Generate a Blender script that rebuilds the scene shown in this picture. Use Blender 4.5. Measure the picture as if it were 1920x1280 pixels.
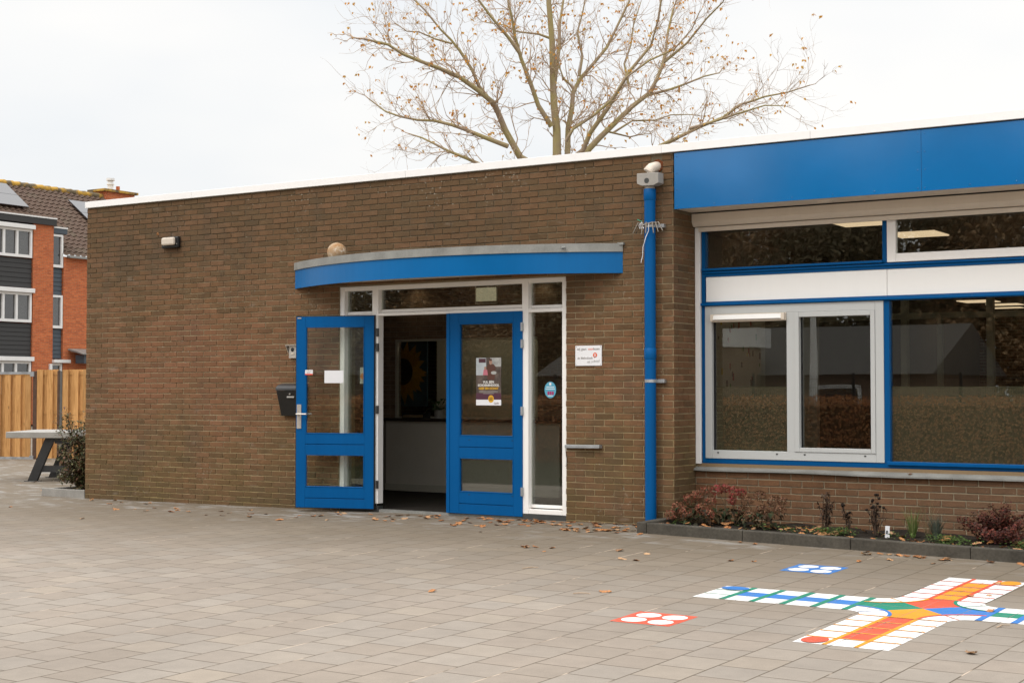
import bpy, bmesh, math, random
from mathutils import Vector, Matrix
from math import radians as R, sin, cos, pi

# ------------------------------------------------------------------ camera, sky, light, exposure
for o in list(bpy.data.objects): bpy.data.objects.remove(o)
SC = bpy.context.scene
COL = SC.collection
YAW, PITCH = R(32.8187), R(1.8794)
CAMP = Vector((15.211, -13.372, 1.343))
cam = bpy.data.cameras.new('camera'); cam_o = bpy.data.objects.new('camera', cam); COL.objects.link(cam_o)
cam_o.location = CAMP; cam_o.rotation_euler = (R(90) + PITCH, 0, YAW)
cam.sensor_width = 36; cam.lens = 52.71; cam.clip_start = .1; cam.clip_end = 1500
SC.camera = cam_o
SUN_EL, SUN_AZ = R(48), R(-160)
W = bpy.data.worlds.new('World'); SC.world = W; W.use_nodes = True
nt = W.node_tree; nt.nodes.clear()
wo = nt.nodes.new('ShaderNodeOutputWorld'); bg = nt.nodes.new('ShaderNodeBackground')
sky = nt.nodes.new('ShaderNodeTexSky'); sky.sky_type = 'NISHITA'; sky.sun_disc = False
sky.sun_elevation = SUN_EL; sky.sun_rotation = SUN_AZ; sky.dust_density = 4; sky.air_density = 1.5
tc = nt.nodes.new('ShaderNodeTexCoord'); sep = nt.nodes.new('ShaderNodeSeparateXYZ')
nt.links.new(tc.outputs['Generated'], sep.inputs[0])
ramp = nt.nodes.new('ShaderNodeValToRGB'); nt.links.new(sep.outputs['Z'], ramp.inputs[0])
ramp.color_ramp.elements[0].position = 0.28; ramp.color_ramp.elements[0].color = (.418, .418, .418, 1)
ramp.color_ramp.elements[1].position = 1.0; ramp.color_ramp.elements[1].color = (1.3, 1.3, 1.3, 1)
nz = nt.nodes.new('ShaderNodeTexNoise'); nz.inputs['Scale'].default_value = 2.2; nz.inputs['Detail'].default_value = 4
mp = nt.nodes.new('ShaderNodeMapping'); mp.inputs['Scale'].default_value = (1, 1, 2.5)
nt.links.new(tc.outputs['Generated'], mp.inputs[0]); nt.links.new(mp.outputs[0], nz.inputs['Vector'])
cl = nt.nodes.new('ShaderNodeValToRGB'); nt.links.new(nz.outputs['Fac'], cl.inputs[0])
cl.color_ramp.elements[0].position = .36; cl.color_ramp.elements[0].color = (16.2, 16.6, 17.1, 1)
cl.color_ramp.elements[1].position = .6; cl.color_ramp.elements[1].color = (18.9, 18.5, 18.0, 1)
mul = nt.nodes.new('ShaderNodeMix'); mul.data_type = 'RGBA'; mul.blend_type = 'MULTIPLY'; mul.inputs[0].default_value = 1
nt.links.new(ramp.outputs[0], mul.inputs[6]); nt.links.new(cl.outputs[0], mul.inputs[7])
mx = nt.nodes.new('ShaderNodeMix'); mx.data_type = 'RGBA'; mx.inputs[0].default_value = .9
nt.links.new(sky.outputs[0], mx.inputs[6]); nt.links.new(mul.outputs[2], mx.inputs[7])
nt.links.new(mx.outputs[2], bg.inputs[0]); bg.inputs[1].default_value = .12
nt.links.new(bg.outputs[0], wo.inputs[0])
sl = bpy.data.lights.new('sun', 'SUN'); sl.energy = .8; sl.angle = R(20); sl.color = (1, .95, .88)
so = bpy.data.objects.new('sun', sl); COL.objects.link(so)
so.rotation_euler = Vector((sin(SUN_AZ) * cos(SUN_EL), cos(SUN_AZ) * cos(SUN_EL), sin(SUN_EL))).to_track_quat('Z', 'Y').to_euler()
SC.view_settings.view_transform = 'Standard'; SC.view_settings.look = 'None'
SC.view_settings.exposure = .2; SC.view_settings.gamma = 1; SC.view_settings.use_curve_mapping = False
SC.render.engine = 'CYCLES'
SC.cycles.max_bounces = 8; SC.cycles.transparent_max_bounces = 24; SC.cycles.sample_clamp_indirect = 6

# ------------------------------------------------------------------ helpers
RND = random.Random(7)
def clamp(x, a, b): return a if x < a else b if x > b else x
def interp(x, xs, ys):
    if x <= xs[0]: return ys[0]
    for i in range(1, len(xs)):
        if x <= xs[i]:
            t = (x - xs[i-1]) / (xs[i] - xs[i-1]); return ys[i-1] + t * (ys[i] - ys[i-1])
    return ys[-1]
def gz(x, y):                                   # height of the yard, falling away from the facade
    b = -.31 + .0008 * (clamp(x, -20, 24) - 15.21) + .02253 * (clamp(y, -24, 0) + 13.372)
    w = clamp((y + 6) / 5, 0, 1)
    return b + interp(x, [0, 7.5, 8.5, 9.5, 12, 16], [-.027, .012, .012, 0, -.024, -.03]) * w * w * (3 - 2 * w)

class MB:
    def __init__(s): s.v = []; s.f = []; s.sm = []; s.mi = []; s.m = 0
    def add(s, vs, fs, smooth=False):
        n = len(s.v); s.v += [tuple(p) for p in vs]
        for f in fs: s.f.append(tuple(i + n for i in f)); s.sm.append(smooth); s.mi.append(s.m)
        return s
    def box(s, x0, x1, y0, y1, z0, z1):
        return s.add([(x0,y0,z0),(x1,y0,z0),(x1,y1,z0),(x0,y1,z0),(x0,y0,z1),(x1,y0,z1),(x1,y1,z1),(x0,y1,z1)],
              [(0,3,2,1),(4,5,6,7),(0,1,5,4),(1,2,6,5),(2,3,7,6),(3,0,4,7)])
    def obox(s, o, ax, ay, az):
        o, ax, ay, az = map(Vector, (o, ax, ay, az))
        p = [o, o+ax, o+ax+ay, o+ay]; return s.add(p + [q + az for q in p], [(0,3,2,1),(4,5,6,7),(0,1,5,4),(1,2,6,5),(2,3,7,6),(3,0,4,7)])
    def poly(s, pts): return s.add(pts, [tuple(range(len(pts)))])
    def prism(s, pts, d):
        d = Vector(d); n = len(pts); a = [Vector(p) for p in pts]
        return s.add(a + [p + d for p in a], [tuple(range(n))[::-1], tuple(range(n, 2*n))] + [(i, (i+1) % n, n + (i+1) % n, n + i) for i in range(n)])
    def tube(s, pts, rad, n=8, cap=True, smooth=True):
        pts = [Vector(p) for p in pts]
        if not hasattr(rad, '__len__'): rad = [rad] * len(pts)
        vs = []; ref = Vector((.31, .17, .93))
        for i, p in enumerate(pts):
            t = (pts[min(i+1, len(pts)-1)] - pts[max(i-1, 0)])
            t = t.normalized() if t.length > 1e-9 else Vector((0,0,1))
            u = t.cross(ref)
            if u.length < .05: u = t.cross(Vector((1,0,0)))
            u.normalize(); w = t.cross(u)
            for k in range(n):
                a = 2*pi*k/n; vs.append(p + (u*cos(a) + w*sin(a)) * rad[i])
        fs = []
        for i in range(len(pts)-1):
            for k in range(n): fs.append((i*n+k, i*n+(k+1) % n, (i+1)*n+(k+1) % n, (i+1)*n+k))
        s.add(vs, fs, smooth)
        if cap: s.add(vs[:n], [tuple(range(n))[::-1]]); s.add(vs[-n:], [tuple(range(n))])
        return s
    def ball(s, c, r, nu=20, nv=12):
        c = Vector(c); rr = (r, r, r) if not hasattr(r, '__len__') else r; vs = []; fs = []
        for j in range(nv+1):
            b = -pi/2 + pi*j/nv
            for i in range(nu):
                a = 2*pi*i/nu; vs.append((c.x+rr[0]*cos(b)*cos(a), c.y+rr[1]*cos(b)*sin(a), c.z+rr[2]*sin(b)))
        for j in range(nv):
            for i in range(nu): fs.append((j*nu+i, j*nu+(i+1) % nu, (j+1)*nu+(i+1) % nu, (j+1)*nu+i))
        return s.add(vs, fs, True)
    def leaf(s, c, d, n, L, Wd, bend=.15):      # one bent leaf blade of four triangles
        c = Vector(c); d = Vector(d).normalized(); n = Vector(n); w = d.cross(n)
        if w.length < 1e-3: w = d.orthogonal()
        w.normalize(); n = w.cross(d)
        p = [c, c + d*L*.45 + w*Wd*.5 + n*bend*L*.3, c + d*L + n*-bend*L, c + d*L*.45 - w*Wd*.5 + n*bend*L*.3, c + d*L*.5]
        return s.add(p, [(0,1,4),(1,2,4),(2,3,4),(3,0,4)])
    def build(s, name, mats, parent=None, recalc=True, bevel=0, uvrot=None, weld=False):
        off = Vector(parent.get('_o', (0,0,0))) if parent else Vector((0,0,0))
        me = bpy.data.meshes.new(name); me.from_pydata([tuple(Vector(p) - off) for p in s.v], [], s.f)
        if recalc or weld:
            b = bmesh.new(); b.from_mesh(me)
            if weld: bmesh.ops.remove_doubles(b, verts=b.verts, dist=1e-5)
            if recalc: bmesh.ops.recalc_face_normals(b, faces=b.faces)
            b.to_mesh(me); b.free()
        if not hasattr(mats, '__len__'): mats = [mats]
        for m in mats: me.materials.append(m)
        if len(me.polygons) == len(s.sm):
            me.polygons.foreach_set('use_smooth', s.sm); me.polygons.foreach_set('material_index', s.mi)
        uv = me.uv_layers.new(name='UVMap').data
        for p in me.polygons:
            nx, ny, nzv = map(abs, p.normal)
            for li in p.loop_indices:
                q = me.vertices[me.loops[li].vertex_index].co + off
                if nzv > nx and nzv > ny: uv[li].uv = (q.x, q.y)
                elif nx > ny: uv[li].uv = (q.y, q.z)
                else: uv[li].uv = (q.x, q.z)
        o = bpy.data.objects.new(name, me); COL.objects.link(o)
        if parent: o.parent = parent; o['_o'] = tuple(off)
        if bevel:
            mod = o.modifiers.new('bevel', 'BEVEL'); mod.width = bevel; mod.segments = 2; mod.limit_method = 'ANGLE'
        return o
def tag(o, label, cat, group=None):
    o['label'] = label; o['category'] = cat
    if group: o['group'] = group
    return o
def thing(name, label, cat, loc=(0,0,0), group=None):
    o = bpy.data.objects.new(name, None); COL.objects.link(o); o.location = loc; o['_o'] = tuple(loc); o.empty_display_size = .1
    return tag(o, label, cat, group)
def struct(o): o['kind'] = 'structure'; return o
def B(*a): return MB().box(*a)
def bx(name, m, par, *a, bevel=0): return MB().box(*a).build(name, m, par, bevel=bevel)
def text_mb(body, size, origin, ux, uz, align='LEFT', depth=.0012, shear=0, bold=0):
    c = bpy.data.curves.new('t', 'FONT'); c.body = body; c.size = size; c.align_x = align; c.extrude = depth/2; c.shear = shear; c.offset = bold
    c.resolution_u = 3
    o = bpy.data.objects.new('t', c); COL.objects.link(o)
    me = o.to_mesh(); ux, uz, og = Vector(ux), Vector(uz), Vector(origin); un = ux.cross(uz)
    mb = MB(); mb.add([og + ux*v.co.x + uz*v.co.y + un*v.co.z for v in me.vertices], [tuple(p.vertices) for p in me.polygons])
    o.to_mesh_clear(); bpy.data.objects.remove(o); bpy.data.curves.remove(c)
    return mb

# ------------------------------------------------------------------ materials
class NT:
    def __init__(s, name):
        s.m = bpy.data.materials.new(name); s.m.use_nodes = True; s.t = s.m.node_tree; s.t.nodes.clear()
        s.out = s.t.nodes.new('ShaderNodeOutputMaterial')
    def n(s, typ, _p=None, **k):
        x = s.t.nodes.new('ShaderNode' + typ)
        for a, b in (_p or {}).items(): setattr(x, a, b)
        for a, b in k.items():
            key = int(a[1:]) if a[0] == 'i' and a[1:].isdigit() else a.replace('_', ' ')
            s.set(x.inputs[key], b)
        return x
    def set(s, inp, b):
        if isinstance(b, bpy.types.NodeSocket): s.t.links.new(b, inp)
        elif isinstance(b, bpy.types.Node): s.t.links.new(b.outputs[0], inp)
        else:
            if hasattr(b, '__len__') and len(b) == 3 and inp.type == 'RGBA': b = (*b, 1)
            inp.default_value = b
    def mix(s, f, a, b, mode='MIX'):
        x = s.n('Mix', dict(data_type='RGBA', blend_type=mode, clamp_factor=True)); s.set(x.inputs[0], f); s.set(x.inputs[6], a); s.set(x.inputs[7], b)
        return x.outputs[2]
    def math(s, op, a, b=0, c=0, cl=False):
        x = s.n('Math', dict(operation=op, use_clamp=cl)); s.set(x.inputs[0], a); s.set(x.inputs[1], b); s.set(x.inputs[2], c); return x.outputs[0]
    def ramp(s, f, *st):
        x = s.n('ValToRGB'); s.set(x.inputs[0], f); e = x.color_ramp.elements
        while len(e) < len(st): e.new(.5)
        for i, (p, c) in enumerate(st):
            e[i].position = p; e[i].color = (*c, 1) if hasattr(c, '__len__') else (c, c, c, 1)
        return x.outputs[0]
    def noise(s, vec, scale, detail=3, rough=.5, dist=0):
        x = s.n('TexNoise'); s.set(x.inputs['Scale'], scale); s.set(x.inputs['Detail'], detail); s.set(x.inputs['Roughness'], rough); s.set(x.inputs['Distortion'], dist)
        if vec is not None: s.set(x.inputs['Vector'], vec)
        return x.outputs['Fac']
    def pos(s): return s.n('NewGeometry').outputs['Position']
    def uv(s): return s.n('UVMap').outputs[0]
    def mapv(s, v, loc=(0,0,0), rot=(0,0,0), sc=(1,1,1)):
        x = s.n('Mapping'); s.set(x.inputs[0], v); x.inputs['Location'].default_value = loc; x.inputs['Rotation'].default_value = rot; x.inputs['Scale'].default_value = sc
        return x.outputs[0]
    def bump(s, h, dist=.004, st=1):
        x = s.n('Bump'); s.set(x.inputs['Height'], h); x.inputs['Distance'].default_value = dist; x.inputs['Strength'].default_value = st; return x.outputs[0]
    def bsdf(s, col, rough=.6, spec=.5, metal=0, normal=None, **k):
        x = s.n('BsdfPrincipled'); s.set(x.inputs['Base Color'], col); s.set(x.inputs['Roughness'], rough); s.set(x.inputs['Specular IOR Level'], spec); s.set(x.inputs['Metallic'], metal)
        if normal is not None: s.set(x.inputs['Normal'], normal)
        for a, b in k.items(): s.set(x.inputs[a.replace('_', ' ')], b)
        s.t.links.new(x.outputs[0], s.out.inputs[0]); return s.m

def plain(name, c, rough=.55, spec=.4, var=.06, scale=3, metal=0, bumpd=0, bscale=60):
    t = NT(name); p = t.pos()
    a = t.noise(p, scale, 4, .6); b = t.noise(p, scale * 14, 2)
    f = t.math('ADD', t.math('MULTIPLY', a, .7), t.math('MULTIPLY', b, .3))
    k = t.ramp(f, (.3, 1 - var * 2), (.7, 1 + var))
    col = t.mix(1, c, k, 'MULTIPLY')
    n = t.bump(t.noise(p, bscale, 3), bumpd) if bumpd else None
    r = t.ramp(a, (.3, rough * .85), (.7, min(1, rough * 1.15)))
    return t.bsdf(col, r, spec, metal, n)
def grubby(name, c, dirt, amt=.35, rough=.45, scale=2.5, spec=.5):   # paint with streaky dirt
    t = NT(name); p = t.pos()
    st = t.noise(t.mapv(p, sc=(9, 9, .7)), 1.6, 5, .65); sp = t.noise(p, 38, 3, .6); la = t.noise(p, scale, 4)
    f = t.math('MULTIPLY', t.ramp(t.math('MULTIPLY', t.math('ADD', st, la), .5), (.45, 0), (.68, 1)), amt)
    f2 = t.math('MULTIPLY', t.ramp(sp, (.68, 0), (.76, 1)), amt * .5)
    col = t.mix(f2, t.mix(f, c, dirt), dirt)
    return t.bsdf(col, t.ramp(la, (.3, rough * .8), (.7, rough * 1.3)), spec, 0, t.bump(sp, .0006))

def brick(name, cols, mort, bw, bh, ms=.0055, off=(0, 0), kind=0, mode='tex', dim=.95):
    t = NT(name); uv = t.mapv(t.uv(), loc=(off[0], off[1], 0)); p = t.pos()
    wob = t.n('TexNoise', Scale=3.5, Detail=2); wv = t.n('VectorMath', dict(operation='MULTIPLY_ADD'))
    t.set(wob.inputs['Vector'], p); t.set(wv.inputs[0], wob.outputs['Color']); wv.inputs[1].default_value = (.008, .008, 0); t.set(wv.inputs[2], uv)
    w2 = t.n('TexNoise', Scale=45, Detail=2); t.set(w2.inputs['Vector'], p)
    wv2 = t.n('VectorMath', dict(operation='MULTIPLY_ADD')); t.set(wv2.inputs[0], w2.outputs['Color']); wv2.inputs[1].default_value = (.0036, .0036, 0); t.set(wv2.inputs[2], wv.outputs[0])
    def bt(c1, c2, seed=0):
        b = t.n('TexBrick', dict(offset=.5, offset_frequency=2, squash=1)); t.set(b.inputs['Vector'], wv2.outputs[0])
        t.set(b.inputs['Color1'], c1); t.set(b.inputs['Color2'], c2); t.set(b.inputs['Mortar'], (0, 0, 0)); b.inputs['Scale'].default_value = 1
        b.inputs['Mortar Size'].default_value = ms; b.inputs['Mortar Smooth'].default_value = .25; b.inputs['Bias'].default_value = 0
        b.inputs['Brick Width'].default_value = bw; b.inputs['Row Height'].default_value = bh; return b
    b = bt((0, 0, 0), (1, 1, 1))
    rnd = t.n('SeparateColor'); t.set(rnd.inputs[0], b.outputs['Color']); rv = rnd.outputs[0] if mode == 'tex' else t.n('NewGeometry').outputs['Random Per Island']
    n = len(cols); col = t.ramp(rv, *[(i / (n - 1), c) for i, c in enumerate(cols)])
    fine = t.noise(p, 70, 4, .65); mid = t.noise(p, 9, 4, .6); big = t.noise(p, .75, 3, .55)
    col = t.mix(1, col, t.ramp(fine, (.25, .72), (.75, 1.25)), 'MULTIPLY')
    col = t.mix(1, col, t.ramp(mid, (.3, .82), (.7, 1.15)), 'MULTIPLY')
    mcol = t.mix(t.noise(p, 22, 3), mort[0], mort[1])
    sx = t.n('SeparateXYZ'); t.set(sx.inputs[0], p); z = sx.outputs['Z']; xx = sx.outputs['X']
    if kind == 1:       # school wall: weathered dark above, redder patch, algae near the foot, pale lichen specks
        zz = t.math('ADD', z, t.math('MULTIPLY', t.math('SUBTRACT', big, .5), 2.2))
        dark = t.ramp(t.math('DIVIDE', zz, 4), (.52, 0), (.8, 1))
        col = t.mix(t.math('MULTIPLY', dark, .38), col, (.098, .067, .036)); mcol = t.mix(t.math('MULTIPLY', dark, .72), mcol, (.06, .046, .032))
        drk2 = t.ramp(t.noise(t.mapv(p, sc=(1, 1, .5)), 1.7, 5, .6), (.52, 0), (.66, 1))
        col = t.mix(t.math('MULTIPLY', drk2, .42), col, (.078, .06, .042))
        red = t.math('MULTIPLY', t.ramp(t.math('DIVIDE', zz, 4), (.22, 0), (.33, 1), (.42, 1), (.55, 0)), t.ramp(t.math('DIVIDE', xx, 9), (0, 0), (.1, .9), (.36, .5), (.8, .25)))
        col = t.mix(t.math('MULTIPLY', red, .42), col, (.26, .105, .06))
        alg = t.math('MULTIPLY', t.ramp(t.math('DIVIDE', zz, 4), (.04, 1), (.32, 0)), t.ramp(t.noise(p, 1.3, 4), (.36, 0), (.58, 1)))
        col = t.mix(t.math('MULTIPLY', alg, .5), col, (.118, .085, .033)); mcol = t.mix(t.math('MULTIPLY', alg, .65), mcol, (.4, .3, .115))
        foot = t.ramp(t.math('DIVIDE', zz, 4), (0.0, 1), (.11, 0))
        col = t.mix(t.math('MULTIPLY', foot, .35), col, (.085, .065, .035))
    if kind == 2:
        col = t.mix(t.math('MULTIPLY', t.ramp(big, (.4, 0), (.6, 1)), .3), col, (.12, .085, .06))
    f = b.outputs['Fac'] if mode == 'tex' else t.math('ADD', 0 if mode == 'unit' else 1, 0)
    col = t.mix(f, col, mcol)
    if kind:
        vo = t.n('TexVoronoi', Scale=21); t.set(vo.inputs['Vector'], p)
        sp = t.math('MULTIPLY', t.math('LESS_THAN', vo.outputs['Distance'], t.math('MULTIPLY', t.ramp(t.noise(p, 1.5, 3), (.44, 0), (.68, 1)), .235)), t.ramp(f, (.0, .16), (.4, .9)))
        sp2 = t.ramp(t.noise(p, 95, 2), (.72, 0), (.78, 1))
        sp = t.math('MAXIMUM', sp, t.math('MULTIPLY', sp2, t.ramp(t.noise(p, 1.1, 2), (.52, 0), (.7, .45))))
        col = t.mix(sp, col, (.52, .47, .38))
        eff = t.math('MULTIPLY', t.ramp(t.noise(t.mapv(p, sc=(2.2, 2.2, 6)), 1.3, 3), (.66, 0), (.76, 1)), .35)
        col = t.mix(eff, col, (.28, .23, .18))
    hgt = t.math('ADD', t.math('MULTIPLY', t.math('SUBTRACT', 1, f), 1), t.math('MULTIPLY', fine, .25))
    hgt = t.math('ADD', hgt, t.math('MULTIPLY', rv, .25))
    if mode != 'tex': hgt = t.math('ADD', fine, t.math('MULTIPLY', mid, 1.5))
    col = t.mix(1, col, (dim, dim, dim), 'MULTIPLY')
    return t.bsdf(col, .9, .2, 0, t.bump(hgt, .005 if mode == 'tex' else .003))

M = {}
BC1 = [(.112, .069, .034), (.182, .096, .046), (.14, .086, .043), (.205, .108, .056), (.162, .086, .04)]; BM1 = ((.29, .225, .135), (.43, .345, .215))
BC2 = [(.138, .072, .036), (.175, .088, .044), (.155, .085, .045), (.195, .098, .05)]; BM2 = ((.27, .225, .15), (.35, .29, .2))
M['brick'] = brick('brown_brick', BC1, BM1, .2245, .0648, .0055, (.045, .01), 1)
M['brick_unit'] = brick('brown_brick_unit', BC1, BM1, .2245, .0648, kind=1, mode='unit'); M['mortar'] = brick('grimy_mortar', BC1, BM1, .2245, .0648, kind=1, mode='mortar')
M['brick_unit_low'] = brick('red_brown_brick_unit', BC2, BM2, .2275, .0665, kind=2, mode='unit'); M['mortar_low'] = brick('pale_mortar', BC2, BM2, .2275, .0665, kind=2, mode='mortar')
M['brick_red'] = brick('orange_red_brick', [(.48, .125, .045), (.6, .165, .058), (.41, .1, .038), (.55, .142, .052)], ((.36, .2, .11), (.44, .28, .17)), .22, .0625, .006, dim=1)
M['brick_in'] = brick('inner_brick', [(.2, .13, .09), (.25, .165, .115)], ((.26, .2, .15), (.3, .24, .18)), .22, .0648, .006)

def paving():
    t = NT('concrete_paving'); p = t.pos()
    v = t.mapv(p, loc=(-9.9, 6.901, 0)); v = t.mapv(v, rot=(0, 0, R(90 + 1.2)))
    ms = t.n('TexNoise', Scale=1.4, Detail=2); t.set(ms.inputs['Vector'], p)
    wv = t.n('VectorMath', dict(operation='MULTIPLY_ADD')); t.set(wv.inputs[0], ms.outputs['Color']); wv.inputs[1].default_value = (.012, .012, 0); t.set(wv.inputs[2], v)
    b = t.n('TexBrick', dict(offset=.5, offset_frequency=2)); t.set(b.inputs['Vector'], wv.outputs[0]); b.inputs['Scale'].default_value = 1
    t.set(b.inputs['Color1'], (0, 0, 0)); t.set(b.inputs['Color2'], (1, 1, 1)); t.set(b.inputs['Mortar'], (.5, .5, .5))
    b.inputs['Mortar Size'].default_value = .0048; b.inputs['Mortar Smooth'].default_value = .3; b.inputs['Brick Width'].default_value = .3; b.inputs['Row Height'].default_value = .3
    rr = t.n('SeparateColor'); t.set(rr.inputs[0], b.outputs['Color']); r = rr.outputs[0]
    col = t.ramp(r, (0, (.335, .30, .252)), (.35, (.36, .322, .272)), (.6, (.345, .318, .275)), (.85, (.372, .345, .30)), (1, (.385, .345, .285)))
    g = t.noise(p, 160, 3, .7); mid = t.noise(p, 7, 5, .6); big = t.noise(p, .55, 4, .6)
    col = t.mix(1, col, (.735, .69, .665), 'MULTIPLY')
    col = t.mix(1, col, t.ramp(g, (.25, .84), (.75, 1.14)), 'MULTIPLY')
    col = t.mix(1, col, t.ramp(mid, (.3, .93), (.7, 1.05)), 'MULTIPLY')
    col = t.mix(1, col, t.ramp(big, (.35, .9), (.65, 1.05)), 'MULTIPLY')
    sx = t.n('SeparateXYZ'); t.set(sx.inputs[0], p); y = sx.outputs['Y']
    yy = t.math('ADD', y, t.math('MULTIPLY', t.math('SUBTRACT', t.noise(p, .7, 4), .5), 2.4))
    damp_shade = t.ramp(t.math('DIVIDE', t.math('ADD', yy, 5), 6), (.02, 0), (.28, .5), (.58, 1.1))        # mossy, grimy strip along the wall plus painted loss of skylight
    col = t.mix(t.math('MULTIPLY', damp_shade, .66), col, (.13, .1, .064))
    ef = t.math('MULTIPLY', t.ramp(t.math('DIVIDE', t.math('ADD', yy, 3), 3.2), (.45, 0), (.85, 1)), t.ramp(t.noise(t.mapv(p, sc=(1, 2.2, 1)), 2.3, 5, .65), (.52, 0), (.64, 1)))
    col = t.mix(t.math('MULTIPLY', ef, .55), col, (.37, .37, .36))                       # lime bloom
    jn = t.noise(p, 2.1, 3); sand = t.ramp(t.noise(t.mapv(p, sc=(1, 1, 1)), 1.25, 4, .7), (.56, 0), (.63, 1))
    jc = t.mix(jn, (.075, .058, .038), (.13, .1, .068))
    sv = t.n('SeparateXYZ'); t.set(sv.inputs[0], wv.outputs[0])
    fr = t.math('FRACT', t.math('ADD', t.math('DIVIDE', sv.outputs['Y'], .3), .5))
    lng = t.math('LESS_THAN', t.math('ABSOLUTE', t.math('SUBTRACT', fr, .5)), .018)       # the long open joints hold pale sand
    jc = t.mix(t.math('MULTIPLY', t.math('MULTIPLY', sand, lng), .9), jc, (.55, .44, .34))
    f = b.outputs['Fac']
    wide = t.math('MULTIPLY', t.math('MULTIPLY', lng, sand), t.ramp(t.noise(p, 30, 2), (.45, 0), (.6, .6)))
    col = t.mix(t.math('MAXIMUM', t.math('MULTIPLY', f, .97), wide), col, jc)
    sp = t.ramp(t.noise(p, 60, 2), (.76, 0), (.8, .35)); col = t.mix(sp, col, (.16, .13, .1))
    h = t.math('ADD', t.math('SUBTRACT', 1, f), t.math('ADD', t.math('MULTIPLY', g, .12), t.math('MULTIPLY', r, .25)))
    return t.bsdf(col, .85, .3, 0, t.bump(h, .004))
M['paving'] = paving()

def glossy_blue(name, c, rough, spec=.12, chips=.0, streak=.5):
    t = NT(name); p = t.pos(); la = t.noise(p, 1.1, 4); st = t.noise(t.mapv(p, sc=(14, 14, .8)), 1.3, 4, .6); fi = t.noise(p, 240, 2)
    f = t.math('ADD', t.math('MULTIPLY', la, 1 - streak), t.math('MULTIPLY', st, streak))
    col = t.mix(1, c, t.ramp(f, (.35, .92), (.65, 1.06)), 'MULTIPLY')
    col = t.mix(t.math('MULTIPLY', t.ramp(t.noise(p, 16, 5, .7), (.7, 0), (.76, 1)), chips), col, (.2, .22, .22))
    return t.bsdf(col, t.ramp(la, (.3, rough * .92), (.7, rough * 1.1)), spec, 0, t.bump(t.math('ADD', t.math('MULTIPLY', fi, .05 if streak < .1 else .5), t.math('MULTIPLY', la, 3)), .0004))
M['blue'] = glossy_blue('blue_gloss_paint', (.0002, .086, .268), .42, chips=.18)
M['blue_panel'] = glossy_blue('blue_fascia_panel', (.0002, .138, .38), .1, .9, streak=.05)
M['blue_canopy'] = glossy_blue('blue_canopy_paint', (.0002, .12, .34), .3, .22, .35, .25)
M['blue_dk'] = glossy_blue('blue_frame_paint', (.0003, .074, .225), .4)
M['white'] = grubby('white_paint', (.88, .86, .83), (.4, .35, .28), .08)
M['cream'] = grubby('cream_coated_metal', (.68, .60, .50), (.3, .24, .18), .1)
M['trim'] = grubby('white_roof_trim', (.88, .865, .85), (.45, .43, .40), .08, .4)
M['panelw'] = grubby('white_panel', (.86, .85, .825), (.5, .48, .44), .05, .4)
M['grey'] = grubby('grey_upvc', (.49, .50, .49), (.36, .35, .33), .08, .4)
M['zinc'] = plain('weathered_zinc', (.29, .29, .27), .55, .5, .16, 5, .35)
M['steel'] = plain('galvanised_steel', (.46, .48, .5), .4, .5, .15, 9, .7)
M['alu'] = plain('brushed_aluminium', (.62, .58, .53), .35, .5, .05, 6, .6)
M['black'] = plain('black_coating', (.012, .012, .012), .42, .45, .2)
M['rubber'] = plain('black_rubber', (.012, .012, .014), .6, .3, .1)
M['dark_steel'] = plain('dark_steel', (.03, .03, .03), .5, .5, .2)
M['concrete'] = plain('grey_concrete', (.3, .285, .26), .85, .25, .16, 4, 0, .003, 130)
M['kerb'] = plain('grey_kerb_concrete', (.088, .079, .064), .9, .2, .3, 3, 0, .004, 140)
M['plinth'] = plain('dark_stone_plinth', (.05, .052, .05), .6, .4, .2, 9, 0, .002, 120)
M['soil'] = plain('dark_soil', (.028, .021, .015), .95, .2, .4, 9, 0, .02, 55)
M['roofing'] = plain('roofing_felt', (.08, .08, .08), .9)
M['beige_pipe'] = plain('beige_plastic', (.62, .54, .45), .45, .5, .06)
M['greypl'] = plain('grey_plastic', (.33, .31, .28), .5, .4, .1)
M['foam'] = plain('orange_pur_foam', (.2, .06, .02), .9, .2, .5, 30, 0, .01, 90)
M['paper'] = plain('white_paper', (.78, .78, .8), .7, .3, .02)
M['ball'] = NT('weathered_ball')
t = M['ball']; p = t.pos(); M['ball'] = t.bsdf(t.mix(t.ramp(t.noise(p, 9, 5, .65), (.42, 0), (.62, 1)), t.mix(t.ramp(t.noise(p, 26, 3), (.55, 0), (.63, 1)), (.42, .31, .2), (.6, .52, .42)), (.32, .17, .07)), .75, .3, 0, t.bump(t.noise(p, 60, 3), .003))
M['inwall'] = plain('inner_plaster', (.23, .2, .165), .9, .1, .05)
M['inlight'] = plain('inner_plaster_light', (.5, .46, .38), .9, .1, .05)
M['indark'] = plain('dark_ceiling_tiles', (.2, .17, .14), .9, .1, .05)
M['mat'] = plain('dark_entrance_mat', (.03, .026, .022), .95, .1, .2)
M['counter_top'] = plain('dark_brown_top', (.03, .02, .015), .5)
M['woodpart'] = plain('brown_wood', (.22, .15, .08), .6)
def flat(name, c, rough=.6, spec=.3): return plain(name, c, rough, spec, .03)
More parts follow.
